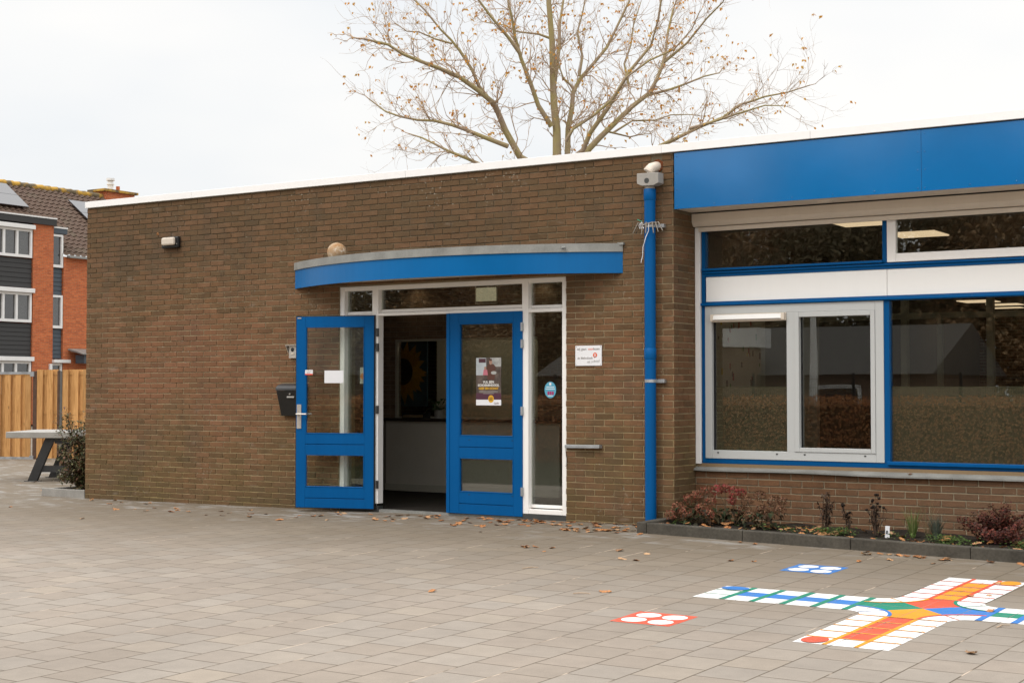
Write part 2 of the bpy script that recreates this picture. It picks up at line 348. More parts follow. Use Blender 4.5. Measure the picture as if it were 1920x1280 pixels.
def wood():
    t = NT('fence_wood'); p = t.pos(); g = t.n('NewGeometry')
    gr = t.noise(t.mapv(p, sc=(14, 14, 1.2)), 2.2, 5, .65, .8); k = t.noise(t.mapv(p, sc=(5, 5, 2.2)), 1.6, 2)
    isl = g.outputs['Random Per Island']
    col = t.ramp(gr, (.3, (.34, .165, .052)), (.5, (.5, .262, .094)), (.7, (.62, .345, .135)))
    col = t.mix(1, col, t.ramp(isl, (0, .78), (1, 1.14)), 'MULTIPLY')
    col = t.mix(t.ramp(k, (.7, 0), (.76, .7)), col, (.14, .07, .03))
    return t.bsdf(col, .75, .25, 0, t.bump(gr, .003))
M['wood'] = wood()
M['post'] = plain('dark_tarred_post', (.11, .065, .045), .8, .2, .25, 6)
M['graypost'] = plain('grey_concrete_post', (.13, .12, .11), .85, .2, .15, 6)
def leafmat(name, *cols, trans=.25, rough=.6):
    t = NT(name); g = t.n('NewGeometry'); isl = g.outputs['Random Per Island']
    n = len(cols); col = t.ramp(isl, *[(i / max(1, n - 1), c) for i, c in enumerate(cols)])
    col = t.mix(1, col, t.ramp(t.noise(t.pos(), 40, 3), (.3, .75), (.7, 1.2)), 'MULTIPLY')
    a = t.n('BsdfPrincipled'); t.set(a.inputs['Base Color'], col); a.inputs['Roughness'].default_value = rough; a.inputs['Specular IOR Level'].default_value = .3
    b = t.n('BsdfTranslucent'); t.set(b.inputs[0], col); m = t.n('MixShader'); m.inputs[0].default_value = trans
    t.set(m.inputs[1], a.outputs[0]); t.set(m.inputs[2], b.outputs[0]); t.t.links.new(m.outputs[0], t.out.inputs[0]); return t.m
M['dryleaf'] = None
def dry():
    t = NT('dry_oak_leaf'); oi = t.n('ObjectInfo'); col = t.ramp(oi.outputs['Random'], (0, (.22, .09, .035)), (.2, (.4, .17, .06)), (.6, (.46, .22, .09)), (.85, (.5, .32, .18)), (1, (.2, .085, .035)))
    col = t.mix(1, col, t.ramp(t.noise(t.pos(), 60, 3), (.3, .7), (.7, 1.2)), 'MULTIPLY'); return t.bsdf(col, .7, .3)
M['dryleaf'] = dry()
M['bark'] = NT('mossy_bark'); t = M['bark']; p = t.pos()
M['bark'] = t.bsdf(t.mix(t.ramp(t.noise(p, 1.6, 4), (.4, 0), (.62, 1)), t.mix(t.noise(p, 14, 4), (.24, .175, .12), (.36, .28, .2)), (.32, .265, .12)), .9, .15)
M['twig'] = plain('twig_bark', (.5, .37, .26), .9, .15, .2, 1.5)
M['autumn'] = leafmat('autumn_leaves', (.5, .2, .03), (.62, .3, .05), (.55, .36, .1), trans=.35)

def glass(name, k=1.7, tint=(.86, .9, .86)):
    t = NT(name); g = t.n('NewGeometry'); dt = t.n('VectorMath', dict(operation='DOT_PRODUCT')); t.set(dt.inputs[0], g.outputs['Normal']); t.set(dt.inputs[1], g.outputs['Incoming'])
    sch = t.math('MULTIPLY_ADD', t.math('POWER', t.math('SUBTRACT', 1, t.math('ABSOLUTE', dt.outputs['Value'])), 5), .96, .04)
    tr = t.n('BsdfTransparent'); t.set(tr.inputs[0], tint); gl = t.n('BsdfGlossy'); gl.inputs['Roughness'].default_value = .007; t.set(gl.inputs[0], (1, 1, 1))
    t.set(gl.inputs['Normal'], t.bump(t.noise(t.pos(), 1.3, 1), .0004))
    m = t.n('MixShader'); t.set(m.inputs[0], t.math('MULTIPLY', sch, k, cl=True)); t.set(m.inputs[1], tr.outputs[0]); t.set(m.inputs[2], gl.outputs[0])
    t.t.links.new(m.outputs[0], t.out.inputs[0]); return t.m
M['glass'] = glass('window_glass', 2.2, (.9, .92, .88)); M['glass_clear'] = glass('door_glass', 1.5, (.93, .95, .93))
def frosted():
    t = NT('frosted_film'); d = t.n('BsdfDiffuse'); t.set(d.inputs[0], (.15, .13, .092)); tr = t.n('BsdfTransparent'); t.set(tr.inputs[0], (.5, .5, .45)); m = t.n('MixShader'); m.inputs[0].default_value = .55
    t.set(m.inputs[1], tr.outputs[0]); t.set(m.inputs[2], d.outputs[0]); t.t.links.new(m.outputs[0], t.out.inputs[0]); return t.m
M['frost'] = frosted()
def emis(name, c, s):
    t = NT(name); e = t.n('Emission'); t.set(e.inputs[0], c); e.inputs[1].default_value = s; t.t.links.new(e.outputs[0], t.out.inputs[0]); return t.m
M['panel_light'] = emis('ceiling_panel_light', (1, .73, .48), .85)
M['spot'] = emis('downlight_glow', (1, .78, .5), 2.2)
M['exit_glow'] = emis('exit_sign_face', (.68, .6, .4), .36)

# ------------------------------------------------------------------ ground
def grid_mesh(xs, ys, zf):
    mb = MB(); n = len(xs)
    mb.add([(x, y, zf(x, y)) for y in ys for x in xs], [(j*n+i, j*n+i+1, (j+1)*n+i+1, (j+1)*n+i) for j in range(len(ys)-1) for i in range(n-1)], True)
    return mb
xs = [-420, -150, -70, -40] + [-22 + .5*i for i in range(93)] + [40, 90, 420]
ys = [-420, -150, -60, -35] + [-24 + .5*i for i in range(64)] + [8, 9, 10, 12, 15, 20, 30, 50, 100, 420]
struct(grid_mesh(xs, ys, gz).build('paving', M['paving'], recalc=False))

# ------------------------------------------------------------------ the school
S = thing('school_building', 'long low brown brick school building with blue doors, canopy, fascia and window frames', 'building')
X0, XE, YD = 0.0, 17.6, 18.0
RB = random.Random(21)
def lay_bricks(mb, a0, a1, z0, z1, fmap, bw, bh, cuts=(), phase=0.0, zoff=0.0, jt=.0105, proud=.0075):
    r = math.floor((z0 - zoff) / bh)
    while zoff + r * bh < z1:
        zb, zt = zoff + r*bh + jt/2, zoff + (r + 1)*bh - jt/2; r += 1
        zb, zt = max(zb, z0), min(zt, z1 - .002)
        if zt - zb < .012: continue
        x = a0 - ((a0 - phase + (r % 2)*bw/2) % bw)
        while x < a1:
            segs = [(max(x + jt*.45, a0), min(x + bw - jt*.45, a1))]; x += bw
            for (c0, c1, d0, d1) in cuts:
                if zt > d0 and zb < d1:
                    n = []
                    for (p, q) in segs:
                        if q <= c0 or p >= c1: n.append((p, q)); continue
                        if p < c0: n.append((p, c0))
                        if q > c1: n.append((c1, q))
                    segs = n
            for (p, q) in segs:
                if q - p < .025: continue
                d = proud + RB.uniform(-.002, .0025); j = lambda k: RB.uniform(-k, k); tl = j(.0012); dz = j(.0012)
                fr = [(p + j(.0016), zb + dz - tl + j(.001)), (q + j(.0016), zb + dz + tl + j(.001)), (q + j(.0016), zt + dz + tl + j(.001)), (p + j(.0016), zt + dz - tl + j(.001))]
                ins = .0022; cx_, cz_ = (p + q)/2, (zb + zt)/2
                inn = [(u + (ins if u < cx_ else -ins), v + (ins if v < cz_ else -ins)) for u, v in fr]
                vs = [fmap(u, v, 0) for u, v in fr] + [fmap(u, v, d*.72) for u, v in fr] + [fmap(u, v, d + j(.0008)) for u, v in inn]
                mb.add(vs, [(0,1,5,4),(1,2,6,5),(2,3,7,6),(3,0,4,7),(4,5,9,8),(5,6,10,9),(6,7,11,10),(7,4,8,11),(8,9,10,11)])
w = MB(); w.m = 1; dp_ = .0075
w.box(X0 + .001, 4.222, dp_, .3, -.2, 3.713); w.box(7.253, 8.5 - dp_, dp_, .3, -.2, 3.713); w.box(4.222, 7.253, dp_, .3, 2.53, 3.713)
w.box(8.2, 8.5 - dp_, .3, .62, -.2, 3.713)
w.m = 0
lay_bricks(w, X0, 8.5, -.13, 3.7135, lambda u, v, d: (u, dp_ - d, v), .2245, .0648, [(4.222, 7.253, -1, 2.53), (8.245, 8.375, 3.535, 3.655)], 7.253, .012)
lay_bricks(w, .003, .478, -.13, 3.14, lambda u, v, d: (8.5 - dp_ + d, u, v), .2245, .0648, (), .105, .012)
w.m = 2
w.box(X0, .3, .301, YD, -.2, 3.713); w.box(XE-.3, XE, .48, YD, -.2, 3.713); w.box(.301, XE-.301, YD-.3, YD, -.2, 3.713)
wall = w.build('brick_wall', [M['brick_unit'], M['mortar'], M['brick']], S)
w = MB(); w.m = 1; w.box(8.5, XE-.3, .47 + dp_, .62, -.2, .532); w.m = 0
lay_bricks(w, 8.503, XE-.3, -.13, .533, lambda u, v, d: (u, .47 + dp_ - d, v), .2275, .0665, (), 8.62, .001, .0115)
w.build('low_brick_wall', [M['brick_unit_low'], M['mortar_low']], S)
bx('roof', M['roofing'], S, .0, XE, .02, YD, 3.7135, 3.74)
tr = MB()
seams = [-.015, 1.9, 5.19, 8.38, 9.95, 12.9, 15.5, XE+.015]
for a, b in zip(seams, seams[1:]): tr.box(a + .0015, b - .0015, -.03, .05, 3.716, 3.797)
tr.box(-.015, .06, .0505, YD, 3.716, 3.797); tr.box(XE-.06, XE+.015, .0505, YD, 3.716, 3.797)
tr.build('roof_trim', M['trim'], S, bevel=.003)
# fascia over the window bay
FX0, FZ0, FZ1 = 8.515, 3.144, 3.704
fa = MB()
for a, b in ((FX0, 11.0), (11.003, 13.49), (13.493, 15.98), (15.983, XE)): fa.box(a, b, -.012, .01, FZ0, FZ1)
fp = fa.build('fascia', M['blue_panel'], S, bevel=.002)
for a, b in ((FX0, 11.0), (11.003, 13.49)):
    for xx, zz in [(a + .03 + (b - a - .06) * i / 6, FZ0 + .03) for i in range(7)] + [(x_, FZ0 + .03 + q * .165) for x_ in (a + .03, b - .03) for q in range(1, 4)]:
        if xx < 12.3: MB().ball((xx, -.013, zz), (.007, .004, .007), 8, 4).build('screw', M['blue_panel'], fp)
bx('soffit', M['cream'], S, FX0, XE, .0105, .375, FZ0 + .004, FZ0 + .02)
bx('upper_wall', M['roofing'], S, 8.502, XE-.3, .375, .62, 3.15, 3.70)
for i, x in enumerate((10.0, 12.2)):
    MB().tube([(x, .2, FZ0 + .004), (x, .2, FZ0 - .012)], [.07, .055], 16).build('soffit_lamp', M['cream'], S)
# roller shutter housing and rail
sh = MB(); prof = [(8.503, .40, 3.14), (8.503, .40, 3.058), (8.522, .415, 3.026), (8.535, .43, 3.008), (8.535, .53, 3.008), (8.503, .53, 3.14)]
pr = [(0, .398, 3.138), (0, .398, 3.058), (0, .412, 3.03), (0, .43, 3.008), (0, .54, 3.008), (0, .54, 3.138)]
sh.prism([(8.504, y, z) for _, y, z in pr], (XE - 8.9, 0, 0)).build('shutter_housing', M['cream'], S, bevel=.003)
bx('shutter_rail', M['cream'], S, 8.552, XE-.4, .455, .485, 2.957, 3.0005, bevel=.003)
bx('shutter_guide', M['trim'], S, 8.5015, 8.5545, .478, .518, .604, 3.006, bevel=.003)
# blue window frame
YF = .52
fr = MB()
fr.box(8.556, 8.593, YF, .60, .61, 2.99)                                   # left stile
for x in (10.459, 12.49, 14.52, 16.55):
    fr.box(x, x + .054, YF, .60, .66, 2.20); fr.box(x - .008, x + .046, YF, .60, 2.56, 2.97)
fr.box(8.5935, XE-.3, YF + .001, .60, .61, .659)                            # bottom rail
fr.box(8.5935, XE-.3, YF + .003, .60, 2.2005, 2.246)
fr.box(8.5935, XE-.3, YF + .003, .60, 2.499, 2.559)
wf = fr.build('window_frame', M['blue_dk'], S, bevel=.003)
lg = MB()
lg.box(8.545, XE-.3, YF - .03, YF + .0025, 2.205, 2.232); lg.box(8.57, XE-.3, YF - .015, YF + .0025, 2.533, 2.55)
lg.box(8.565, 10.46, YF - .032, YF + .0025, 2.56, 2.583)
for x in (10.49, 14.55): lg.box(x, x + 1.99, YF - .03, YF + .0005, .642, .676)
lg.build('glazing_ledge', M['blue'], S, bevel=.004)
for a, b in ((8.6, 10.489), (10.493, 12.4), (12.404, 14.4), (14.404, XE-.31)): bx('spandrel_panel', M['panelw'], S, a, b, YF + .012, .59, 2.2465, 2.4985, bevel=.002)
def pane(x0, x1, z0, z1, y=.565, par=None, m='glass', nm='window_pane'): return bx(nm, M[m], par or S, x0, x1, y, y + .008, z0, z1)
pane(8.5935, 10.45, 2.5835, 2.97)
for x in (10.507, 14.568):
    pane(x + .006, x + 1.977, .676, 1.385); pane(x + .006, x + 1.977, 1.385, 2.2005)
    bx('frosted_film', M['frost'], S, x + .006, x + 1.977, .576, .577, .66, 1.383)
# white tilting sash top right (and its repeats)
for x in (10.497, 12.53, 14.56):
    sa = MB(); a, b = x + .003, x + 1.965
    sa.box(a, a + .085, .508, .575, 2.5615, 2.99); sa.box(b - .085, b, .508, .575, 2.5615, 2.99); sa.box(a + .0855, b - .0855, .5085, .575, 2.5615, 2.642)
    sh_ = sa.build('upper_sash', M['white'], S, bevel=.004); pane(a + .086, b - .086, 2.6425, 2.98, .54, sh_, nm='sash_pane')
# grey two-light casement
def casement(dx):
    g = MB(); y0, y1 = .5135, .59; a, b = 8.594 + dx, 10.4585 + dx
    g.box(a, 8.667 + dx, y0, y1, .66, 2.2); g.box(10.377 + dx, b, y0, y1, .66, 2.2); g.box(8.6675 + dx, 10.3765 + dx, y0, y1, .66, .743); g.box(8.6675 + dx, 10.3765 + dx, y0, y1, 2.116, 2.2)
    g.box(9.477 + dx, 9.558 + dx, y0, y1, .7435, 2.1155)
    c = g.build('casement_window', M['grey'], S, bevel=.003)
    s_ = MB(); s_.box(9.5595 + dx, 9.607 + dx, y0 - .008, y1, .7445, 2.1145); s_.box(10.331 + dx, 10.3755 + dx, y0 - .008, y1, .7445, 2.1145); s_.box(9.6075 + dx, 10.3305 + dx, y0 - .008, y1, .7445, .785); s_.box(9.6075 + dx, 10.3305 + dx, y0 - .008, y1, 2.0655, 2.1145)
    s_.build('opening_sash', M['grey'], c, bevel=.003)
    v = MB(); v.box(8.668 + dx, 9.476 + dx, y0 - .012, y1, 2.037, 2.115); v.m = 1
    v.prism([(8.70 + dx, y0 - .0125, 2.05), (8.70 + dx, y0 - .04, 2.06), (8.70 + dx, y0 - .03, 2.1), (8.70 + dx, y0 - .0125, 2.108)], (.735, 0, 0))
    v.m = 0; v.box(8.672 + dx, 8.6995 + dx, y0 - .045, y0 - .0122, 2.045, 2.112); v.box(9.4355 + dx, 9.47 + dx, y0 - .045, y0 - .0122, 2.045, 2.112); v.build('trickle_vent', [M['cream'], M['panelw']], c, bevel=.002)
    bx('glazing_gasket', M['rubber'], c, 8.6673 + dx, 8.684 + dx, .562, .585, .7435, 2.036); bx('glazing_gasket', M['rubber'], c, 9.6072 + dx, 9.617 + dx, .562, .585, .7855, 2.065)
    pane(8.6675 + dx, 9.4765 + dx, .7435, 1.385, .57, c); pane(8.6675 + dx, 9.4765 + dx, 1.385, 2.0365, .57, c)
    pane(9.6075 + dx, 10.3305 + dx, .7855, 1.385, .57, c); pane(9.6075 + dx, 10.3305 + dx, 1.385, 2.065, .57, c)
    bx('frosted_film', M['frost'], c, 8.6675 + dx, 9.4765 + dx, .5795, .5805, .7435, 1.383)
    for xx in (8.735, 9.37, 9.66, 10.27):
        h = MB(); h.prism([(xx + dx - .011, y0 - .0045, .725), (xx + dx + .011, y0 - .0045, .725), (xx + dx + .006, y0 - .0045, .713), (xx + dx - .006, y0 - .0045, .713)], (0, .006, 0)); h.build('drain_slot', M['black'], c)
casement(0); casement(4.06)
sl_ = MB(); n = 40; vs = []
for i in range(n + 1):
    x = 8.503 + (XE - .31 - 8.503) * i / n; d = -.012 * math.exp(-((x - 11.0) / .8) ** 2) + .003 * sin(x * 4.1)
    vs += [(x, .425 + .004 * sin(x * 2.3), .556 + d), (x, .425 + .004 * sin(x * 2.3), .538 + d), (x, .5, .5755), (x, .5, .55)]
fs = []
for i in range(n):
    a, b = 4*i, 4*i + 4
    fs += [(a, b, b+2, a+2), (a, a+1, b+1, b), (a+1, a+3, b+3, b+1), (a+2, b+2, b+3, a+3)]
sl_.add(vs, fs).build('window_sill', M['zinc'], S, recalc=True)
bx('sill_batten', M['woodpart'], S, 8.503, XE-.31, .5005, .60, .55, .609)
# interior of the classroom, seen through the panes
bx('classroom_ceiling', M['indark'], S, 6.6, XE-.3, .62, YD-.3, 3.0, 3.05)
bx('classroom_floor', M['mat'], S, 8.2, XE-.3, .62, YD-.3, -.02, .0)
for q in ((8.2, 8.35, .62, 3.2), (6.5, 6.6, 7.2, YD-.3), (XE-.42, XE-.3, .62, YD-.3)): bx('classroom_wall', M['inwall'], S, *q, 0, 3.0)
pt = MB()
for x in (6.75, 8.5, 9.67, 11.4, 13.2, 15): pt.box(x, x + .09, 6.95, 7.05, 0, 3.0)
pt.box(6.6, XE-.42, 6.96, 7.04, 2.33, 2.41); pt.box(9.0, 9.07, 6.965, 7.035, 0, 2.33)
pt.build('glazed_partition', plain('pale_partition', (.8, .72, .56), .8, .2, .05), S)
for (x, x1, y, y1) in ((9.88, 10.36, .66, 1.1), (10.0, 10.51, 1.95, 2.48), (7.15, 7.77, 14.2, 14.9), (7.3, 7.9, 15.6, 16.1), (12.3, 13.3, 1.98, 2.4), (14.4, 15.4, 1.98, 2.4), (12.3, 13.3, 4.6, 5.0), (14.4, 15.4, 4.6, 5.0), (7.0, 7.62, 16.9, 17.2), (12.3, 13.3, 9, 9.6), (12.3, 13.3, 12, 12.6), (14.4, 15.4, 9, 9.6)):  # visible panels, plus unseen ones added on the right to brighten the room
    bx('ceiling_and_fill_panel', M['panel_light'], S, x, x1, y, y1, 2.985, 2.998)
# entrance hall
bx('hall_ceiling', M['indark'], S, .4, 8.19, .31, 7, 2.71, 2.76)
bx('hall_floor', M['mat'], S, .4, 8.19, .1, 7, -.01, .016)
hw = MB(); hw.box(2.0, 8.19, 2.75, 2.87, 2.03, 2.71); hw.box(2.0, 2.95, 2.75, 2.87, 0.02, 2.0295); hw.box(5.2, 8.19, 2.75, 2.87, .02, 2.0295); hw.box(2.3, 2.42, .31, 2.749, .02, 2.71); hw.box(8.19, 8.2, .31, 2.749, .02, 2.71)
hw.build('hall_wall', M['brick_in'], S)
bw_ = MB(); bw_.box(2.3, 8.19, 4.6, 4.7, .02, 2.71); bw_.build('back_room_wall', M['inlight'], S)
hf = MB(); hf.box(2.951, 5.199, 2.74, 2.78, 2.0, 2.029); hf.box(2.951, 2.985, 2.74, 2.78, 1.0, 1.9995); hf.box(2.951, 5.199, 2.74, 2.78, .98, 1.0)
hf.build('hatch_frame', M['inlight'], S)
bx('back_room_fill_panel', emis('back_room_fill_glow', (1, .85, .65), 2.2), S, 3.0, 4.6, 3.4, 3.9, 2.69, 2.705); bx('hatch_pane', M['glass_clear'], S, 2.986, 5.198, 2.762, 2.766, 1.0005, 1.9995)  # unseen glowing panel added to brighten the view through the hatch
# entrance frame
e = MB(); y0, y1 = .02, .12
for a, b in ((4.223, 4.287), (4.69, 4.776), (6.70, 6.779), (7.194, 7.252)): e.box(a, b, y0, y1, .05 if a > 6 or a < 4.5 else .075, 2.529)
for a, b in ((4.2875, 4.6895), (6.7795, 7.1935)): e.box(a, b, y0 + .001, y1, 2.17, 2.207)
e.box(4.7765, 6.6995, y0 + .001, y1, 2.186, 2.217)
for a, b in ((4.2875, 4.6895), (4.7765, 6.6995), (6.7795, 7.1935)): e.box(a, b, y0 + .001, y1, 2.48, 2.529)
for a, b in ((4.2875, 4.6895), (6.7795, 7.1935)): e.box(a, b, y0 + .001, y1, .051, .10)
ef = e.build('entrance_frame', M['white'], S, bevel=.004)
for a, b in ((4.2875, 4.6895), (6.7795, 7.1935)): bx('glazing_bead', M['white'], ef, a, b, .075, .1, .112, .147, bevel=.003); bx('glazing_bead', M['white'], ef, a, b, .075, .1, 2.213, 2.245, bevel=.003)
bx('glazing_bead', M['white'], ef, 4.7765, 6.6995, .075, .1, 2.223, 2.258, bevel=.003)
for a, b in ((4.2875, 4.6895), (6.7795, 7.1935)):
    bx('side_light', M['glass'], S, a, b, .085, .093, .147, 2.17); bx('transom_pane', M['glass'], S, a, b, .085, .093, 2.245, 2.48)
bx('transom_pane', M['glass'], S, 4.7765, 6.6995, .085, .093, 2.258, 2.48)
bx('door_plinth', M['plinth'], S, 6.70, 7.252, .015, .12, -.1, .0495); bx('door_plinth', M['plinth'], S, 4.2225, 4.776, .03, .12, -.1, .0495)
bx('door_threshold', M['zinc'], S, 4.777, 6.6995, .04, .14, -.1, .012)

def door_leaf(origin, ang, Wd, name, flip=False):
    # local frame: u along the leaf (from the hinge-free side shown left), n towards the viewer
    ux = Vector((cos(ang), sin(ang), 0)); nn = Vector((sin(ang), -cos(ang), 0)); uz = Vector((0, 0, 1)); og = Vector(origin); T = .054
    def ob(mb, u0, u1, z0, z1, d0, d1): return mb.obox(og + ux*u0 + uz*z0 - nn*d1, ux*(u1-u0), nn*(d1-d0), uz*(z1-z0))
    st = .112 if not flip else .112; zb, zt = .0, 2.168
    gz0, gz1, gz2, gz3 = .232, .605, .835, 2.055
    m = MB(); l = st; r = Wd - st
    if not flip: l = .165
    ob(m, .044 if not flip else 0, l, zb, zt, 0, T); ob(m, r, Wd, zb, zt, 0, T)
    if not flip: ob(m, 0, .043, zb, zt, -.006, T)
    for a, b in ((zb, .104), (.112, gz0), (gz1, .714), (.722, gz2), (gz3, zt)): ob(m, l + .0005, r - .0005, a, b, .001, T)
    for a, b in ((.104, .112), (.714, .722)): ob(m, l, r, a, b, .01, T - .01)
    d = m.build('door_leaf', M['blue'], S, bevel=.0025)
    b_ = MB()
    for (a, b) in ((gz0, gz1), (gz2, gz3)):
        k = .012
        ob(b_, l + .0006, l + k, a + .0002, b - .0002, -.003, .03); ob(b_, r - k, r - .0006, a + .0002, b - .0002, -.003, .03)
        ob(b_, l + k + .0003, r - k - .0003, a + .0002, a + k, -.003, .03); ob(b_, l + k + .0003, r - k - .0003, b - k, b - .0002, -.003, .03)
        g = MB(); ob(g, l + .001, r - .001, a + .001, b - .001, .024, .03); g.build('door_pane', M['glass_clear'] if flip else M['glass'], d)
    b_.build('glazing_bead', M['blue'], d, bevel=.003)
    return d, ob, ux, nn, l, r
# right leaf, closed
dr, obr, uxr, nnr, lr, rr_ = door_leaf((5.731, .008, .017), 0, .98, 'door_leaf')
for z in (.28, 1.13, 1.84, 2.02): hg = MB(); hg.tube([(6.708, -.002, z - .045), (6.708, -.002, z + .045)], .009, 10); hg.box(6.694, 6.722, -.001, .018, z - .045, z + .045); hg.build('hinge', M['steel'], dr)
for z, in ((.79,), (.145 + .055,)):
    for u in (.30, .855): bx('drain_slot', M['black'], dr, 5.731 + u - .012, 5.731 + u + .012, .0075, .012, z + .022, z + .028)
# left leaf, swung open
AN = math.atan2(.296, .955)
dl_, obl, uxl, nnl, ll, rl = door_leaf((3.843, -.297, .017), AN, .945, 'door_leaf', True)
ed = MB(); obl(ed, -.006, .951, -.004, -.0005, .003, .052); obl(ed, -.008, -.0005, 0, 2.168, .006, .06); obl(ed, .9455, .953, 0, 2.168, .006, .06); obl(ed, -.008, .953, 2.1685, 2.178, .006, .06)
ed.build('weather_strip', M['rubber'], dl_)
hd = MB(); obl(hd, .012, .065, .895, 1.17, -.008, -.0005)
lev = Vector((3.843, -.297, .017)); hp = lambda u, z, d: lev + uxl*u + Vector((0, 0, z)) + nnl*d
hd.tube([hp(.03, 1.06, .008), hp(.03, 1.06, .05)], .01, 10); hd.tube([hp(.022, 1.06, .05), hp(.148, 1.06, .05)], .0095, 10)
hd.tube([hp(.038, .955, .008), hp(.038, .955, .012)], .009, 10)
hd.build('door_handle', M['alu'], dl_)
h2 = MB(); obl(h2, .012, .065, .895, 1.17, .0545, .062); h2.tube([hp(.03, 1.06, -.06), hp(.03, 1.06, -.1), hp(.15, 1.06, -.1)], .0095, 10); h2.build('outer_handle', M['alu'], dl_)
for z in (.29, 1.13, 1.83, 2.0):
    hl = MB(); q = Vector((4.772, .012, z)); hl.tube([q - Vector((0, 0, .045)), q + Vector((0, 0, .045))], .011, 10); hl.box(4.762, 4.79, .0, .0185, z - .045, z + .045); hl.build('hinge', M['dark_steel'], dl_)
cp = MB(); obl(cp, .016, .06, 2.148, 2.16, -.006, -.0005); cp.build('catch_plate', M['alu'], dl_)

# canopy: a shallow circular segment
cxm = (3.56 + 7.925) / 2; half = (7.925 - 3.56) / 2; sag = .625; rad = (half**2 + sag**2) / (2*sag); cy = -sag + rad
def arc(r, n=40, y_end=0.0):
    a = math.asin(clamp(half / rad, -1, 1)); return [(cxm + r*sin(-a + 2*a*i/n), min(cy - r*cos(-a + 2*a*i/n), y_end)) for i in range(n + 1)]
def band(r0, r1, z0, z1):
    m = MB(); A, C = arc(r1), arc(r0); n = len(A); vs = []
    for (a, b) in zip(A, C): vs += [(*a, z0), (*a, z1), (*b, z0), (*b, z1)]
    fs = []
    for i in range(n - 1):
        p, q = 4*i, 4*i + 4; fs += [(p, q, q+1, p+1), (p+2, p+3, q+3, q+2), (p+1, q+1, q+3, p+3), (p, p+2, q+2, q)]
    fs += [(0, 1, 3, 2), (4*n-4, 4*n-2, 4*n-1, 4*n-3)]
    m.add(vs, fs, False); return m
cn = band(rad - .02, rad, 2.536, 2.752); cn.build('canopy', M['blue_canopy'], S, weld=True)
can = S.children[-1]
zc = band(rad - .02, rad + .014, 2.7525, 2.838)
zc.tube([(7.42, -.30, 2.795), (7.40, -.345, 2.79)], .014, 10)
zc.box(7.88, 7.95, -.035, -.002, 2.82, 2.845)
zo = zc.build('zinc_edging', M['zinc'], can)
ci = [(x, min(y + .022, -.002)) for x, y in arc(rad - .02)]
MB().prism([(x, y, 2.765) for x, y in ci], (0, 0, .018)).build('canopy_roof', M['roofing'], can)
MB().prism([(x, y, 2.575) for x, y in ci], (0, 0, .012)).build('canopy_soffit', M['cream'], can)
# downpipe with its hopper
px_, py_ = 8.275, -.075
dp = MB(); dp.tube([(px_, py_, -.1), (px_, py_, 3.25)], .056, 24, smooth=True)
P = dp.build('downpipe', M['blue'], S)
so_ = MB().tube([(px_, py_, 3.238), (px_, py_, 3.25), (px_, py_, 3.352), (px_, py_, 3.356)], [.056, .0615, .0615, .058], 24).build('pipe_socket', M['blue'], P); so_ = MB().tube([(px_, py_, 1.655), (px_, py_, 1.664), (px_, py_, 1.76), (px_, py_, 1.765)], [.056, .0605, .0605, .056], 24).build('pipe_socket', M['blue'], P)
ho = MB(); ho.prism([(8.168, -.15, 3.51), (8.168, -.15, 3.408), (8.222, -.15, 3.384), (8.352, -.15, 3.38), (8.408, -.15, 3.402), (8.408, -.15, 3.507)], (0, .118, 0))
ho.tube([(px_, py_, 3.35), (px_, py_, 3.39)], .052, 20)
H = ho.build('rainwater_hopper', M['greypl'], P, bevel=.004)
MB().tube([(8.279, -.1515, 3.432), (8.279, -.1495, 3.432)], .027, 20).build('overflow_hole', M['plinth'], P)
el = MB(); el.tube([(8.325, .1, 3.60), (8.315, -.02, 3.585), (8.295, -.075, 3.565), (8.27, -.1, 3.53), (8.262, -.1, 3.49)], [.047, .05, .052, .052, .05], 18); el.build('inlet_elbow', M['beige_pipe'], P)
fo = MB(); fo.prism([(8.235, -.004, 3.545), (8.255, -.004, 3.61), (8.30, -.004, 3.655), (8.34, -.004, 3.66), (8.385, -.004, 3.63), (8.38, -.004, 3.56), (8.34, -.004, 3.53)], (0, .02, 0)); fo.build('pipe_hole', M['foam'], S)
for z in (1.44, 2.985): cb = MB(); cb.box(px_ + .05, px_ + .14, -.045, -.0, z - .018, z + .018); cb.tube([(px_, py_, z - .015), (px_, py_, z + .015)], .0595, 24); cb.build('pipe_clip', M['steel'], P)

# ------------------------------------------------------------------ things on the wall
L = thing('wall_lamp', 'black bulkhead lamp with cream lens high on the brick wall', 'wall lamp', (1.56, 0, 3.18))
bx('lamp_base', M['black'], L, 1.415, 1.70, -.06, -.001, 3.112, 3.256, bevel=.018)
MB().prism([(1.455, -.061, 3.145), (1.672, -.061, 3.145), (1.672, -.061, 3.243), (1.455, -.061, 3.243)], (0, -.045, 0)).build('lens', M['beige_pipe'], L, bevel=.02)
MB().tube([(1.685, -.06, 3.16), (1.685, -.064, 3.16)], .006, 8).build('screw', M['alu'], L)
MBX = thing('mailbox', 'black metal mailbox on the wall beside the open door leaf', 'mailbox', (3.57, 0, 1.2))
bdy = MB(); bdy.prism([(3.395, -.001, 1.05), (3.395, -.045, 1.05), (3.395, -.135, 1.345), (3.395, -.001, 1.345)], (.36, 0, 0)).build('box_body', M['black'], MBX, bevel=.004)
lp = [(3.39, -.001, 1.347)] + [(3.39, -.142 * cos(a * pi / 12), 1.347 + .02 + .06 * sin(a * pi / 12)) for a in range(0, 6)] + [(3.39, -.001, 1.43)]
lp.insert(1, (3.39, -.142, 1.347))
MB().prism(lp, (.37, 0, 0)).build('lid', plain('dark_grey_lid', (.05, .052, .055), .38, .5, .1), MBX, bevel=.003)
MB().tube([(3.60, -.132, 1.31), (3.60, -.128, 1.30)], .012, 12).build('lock', M['alu'], MBX)
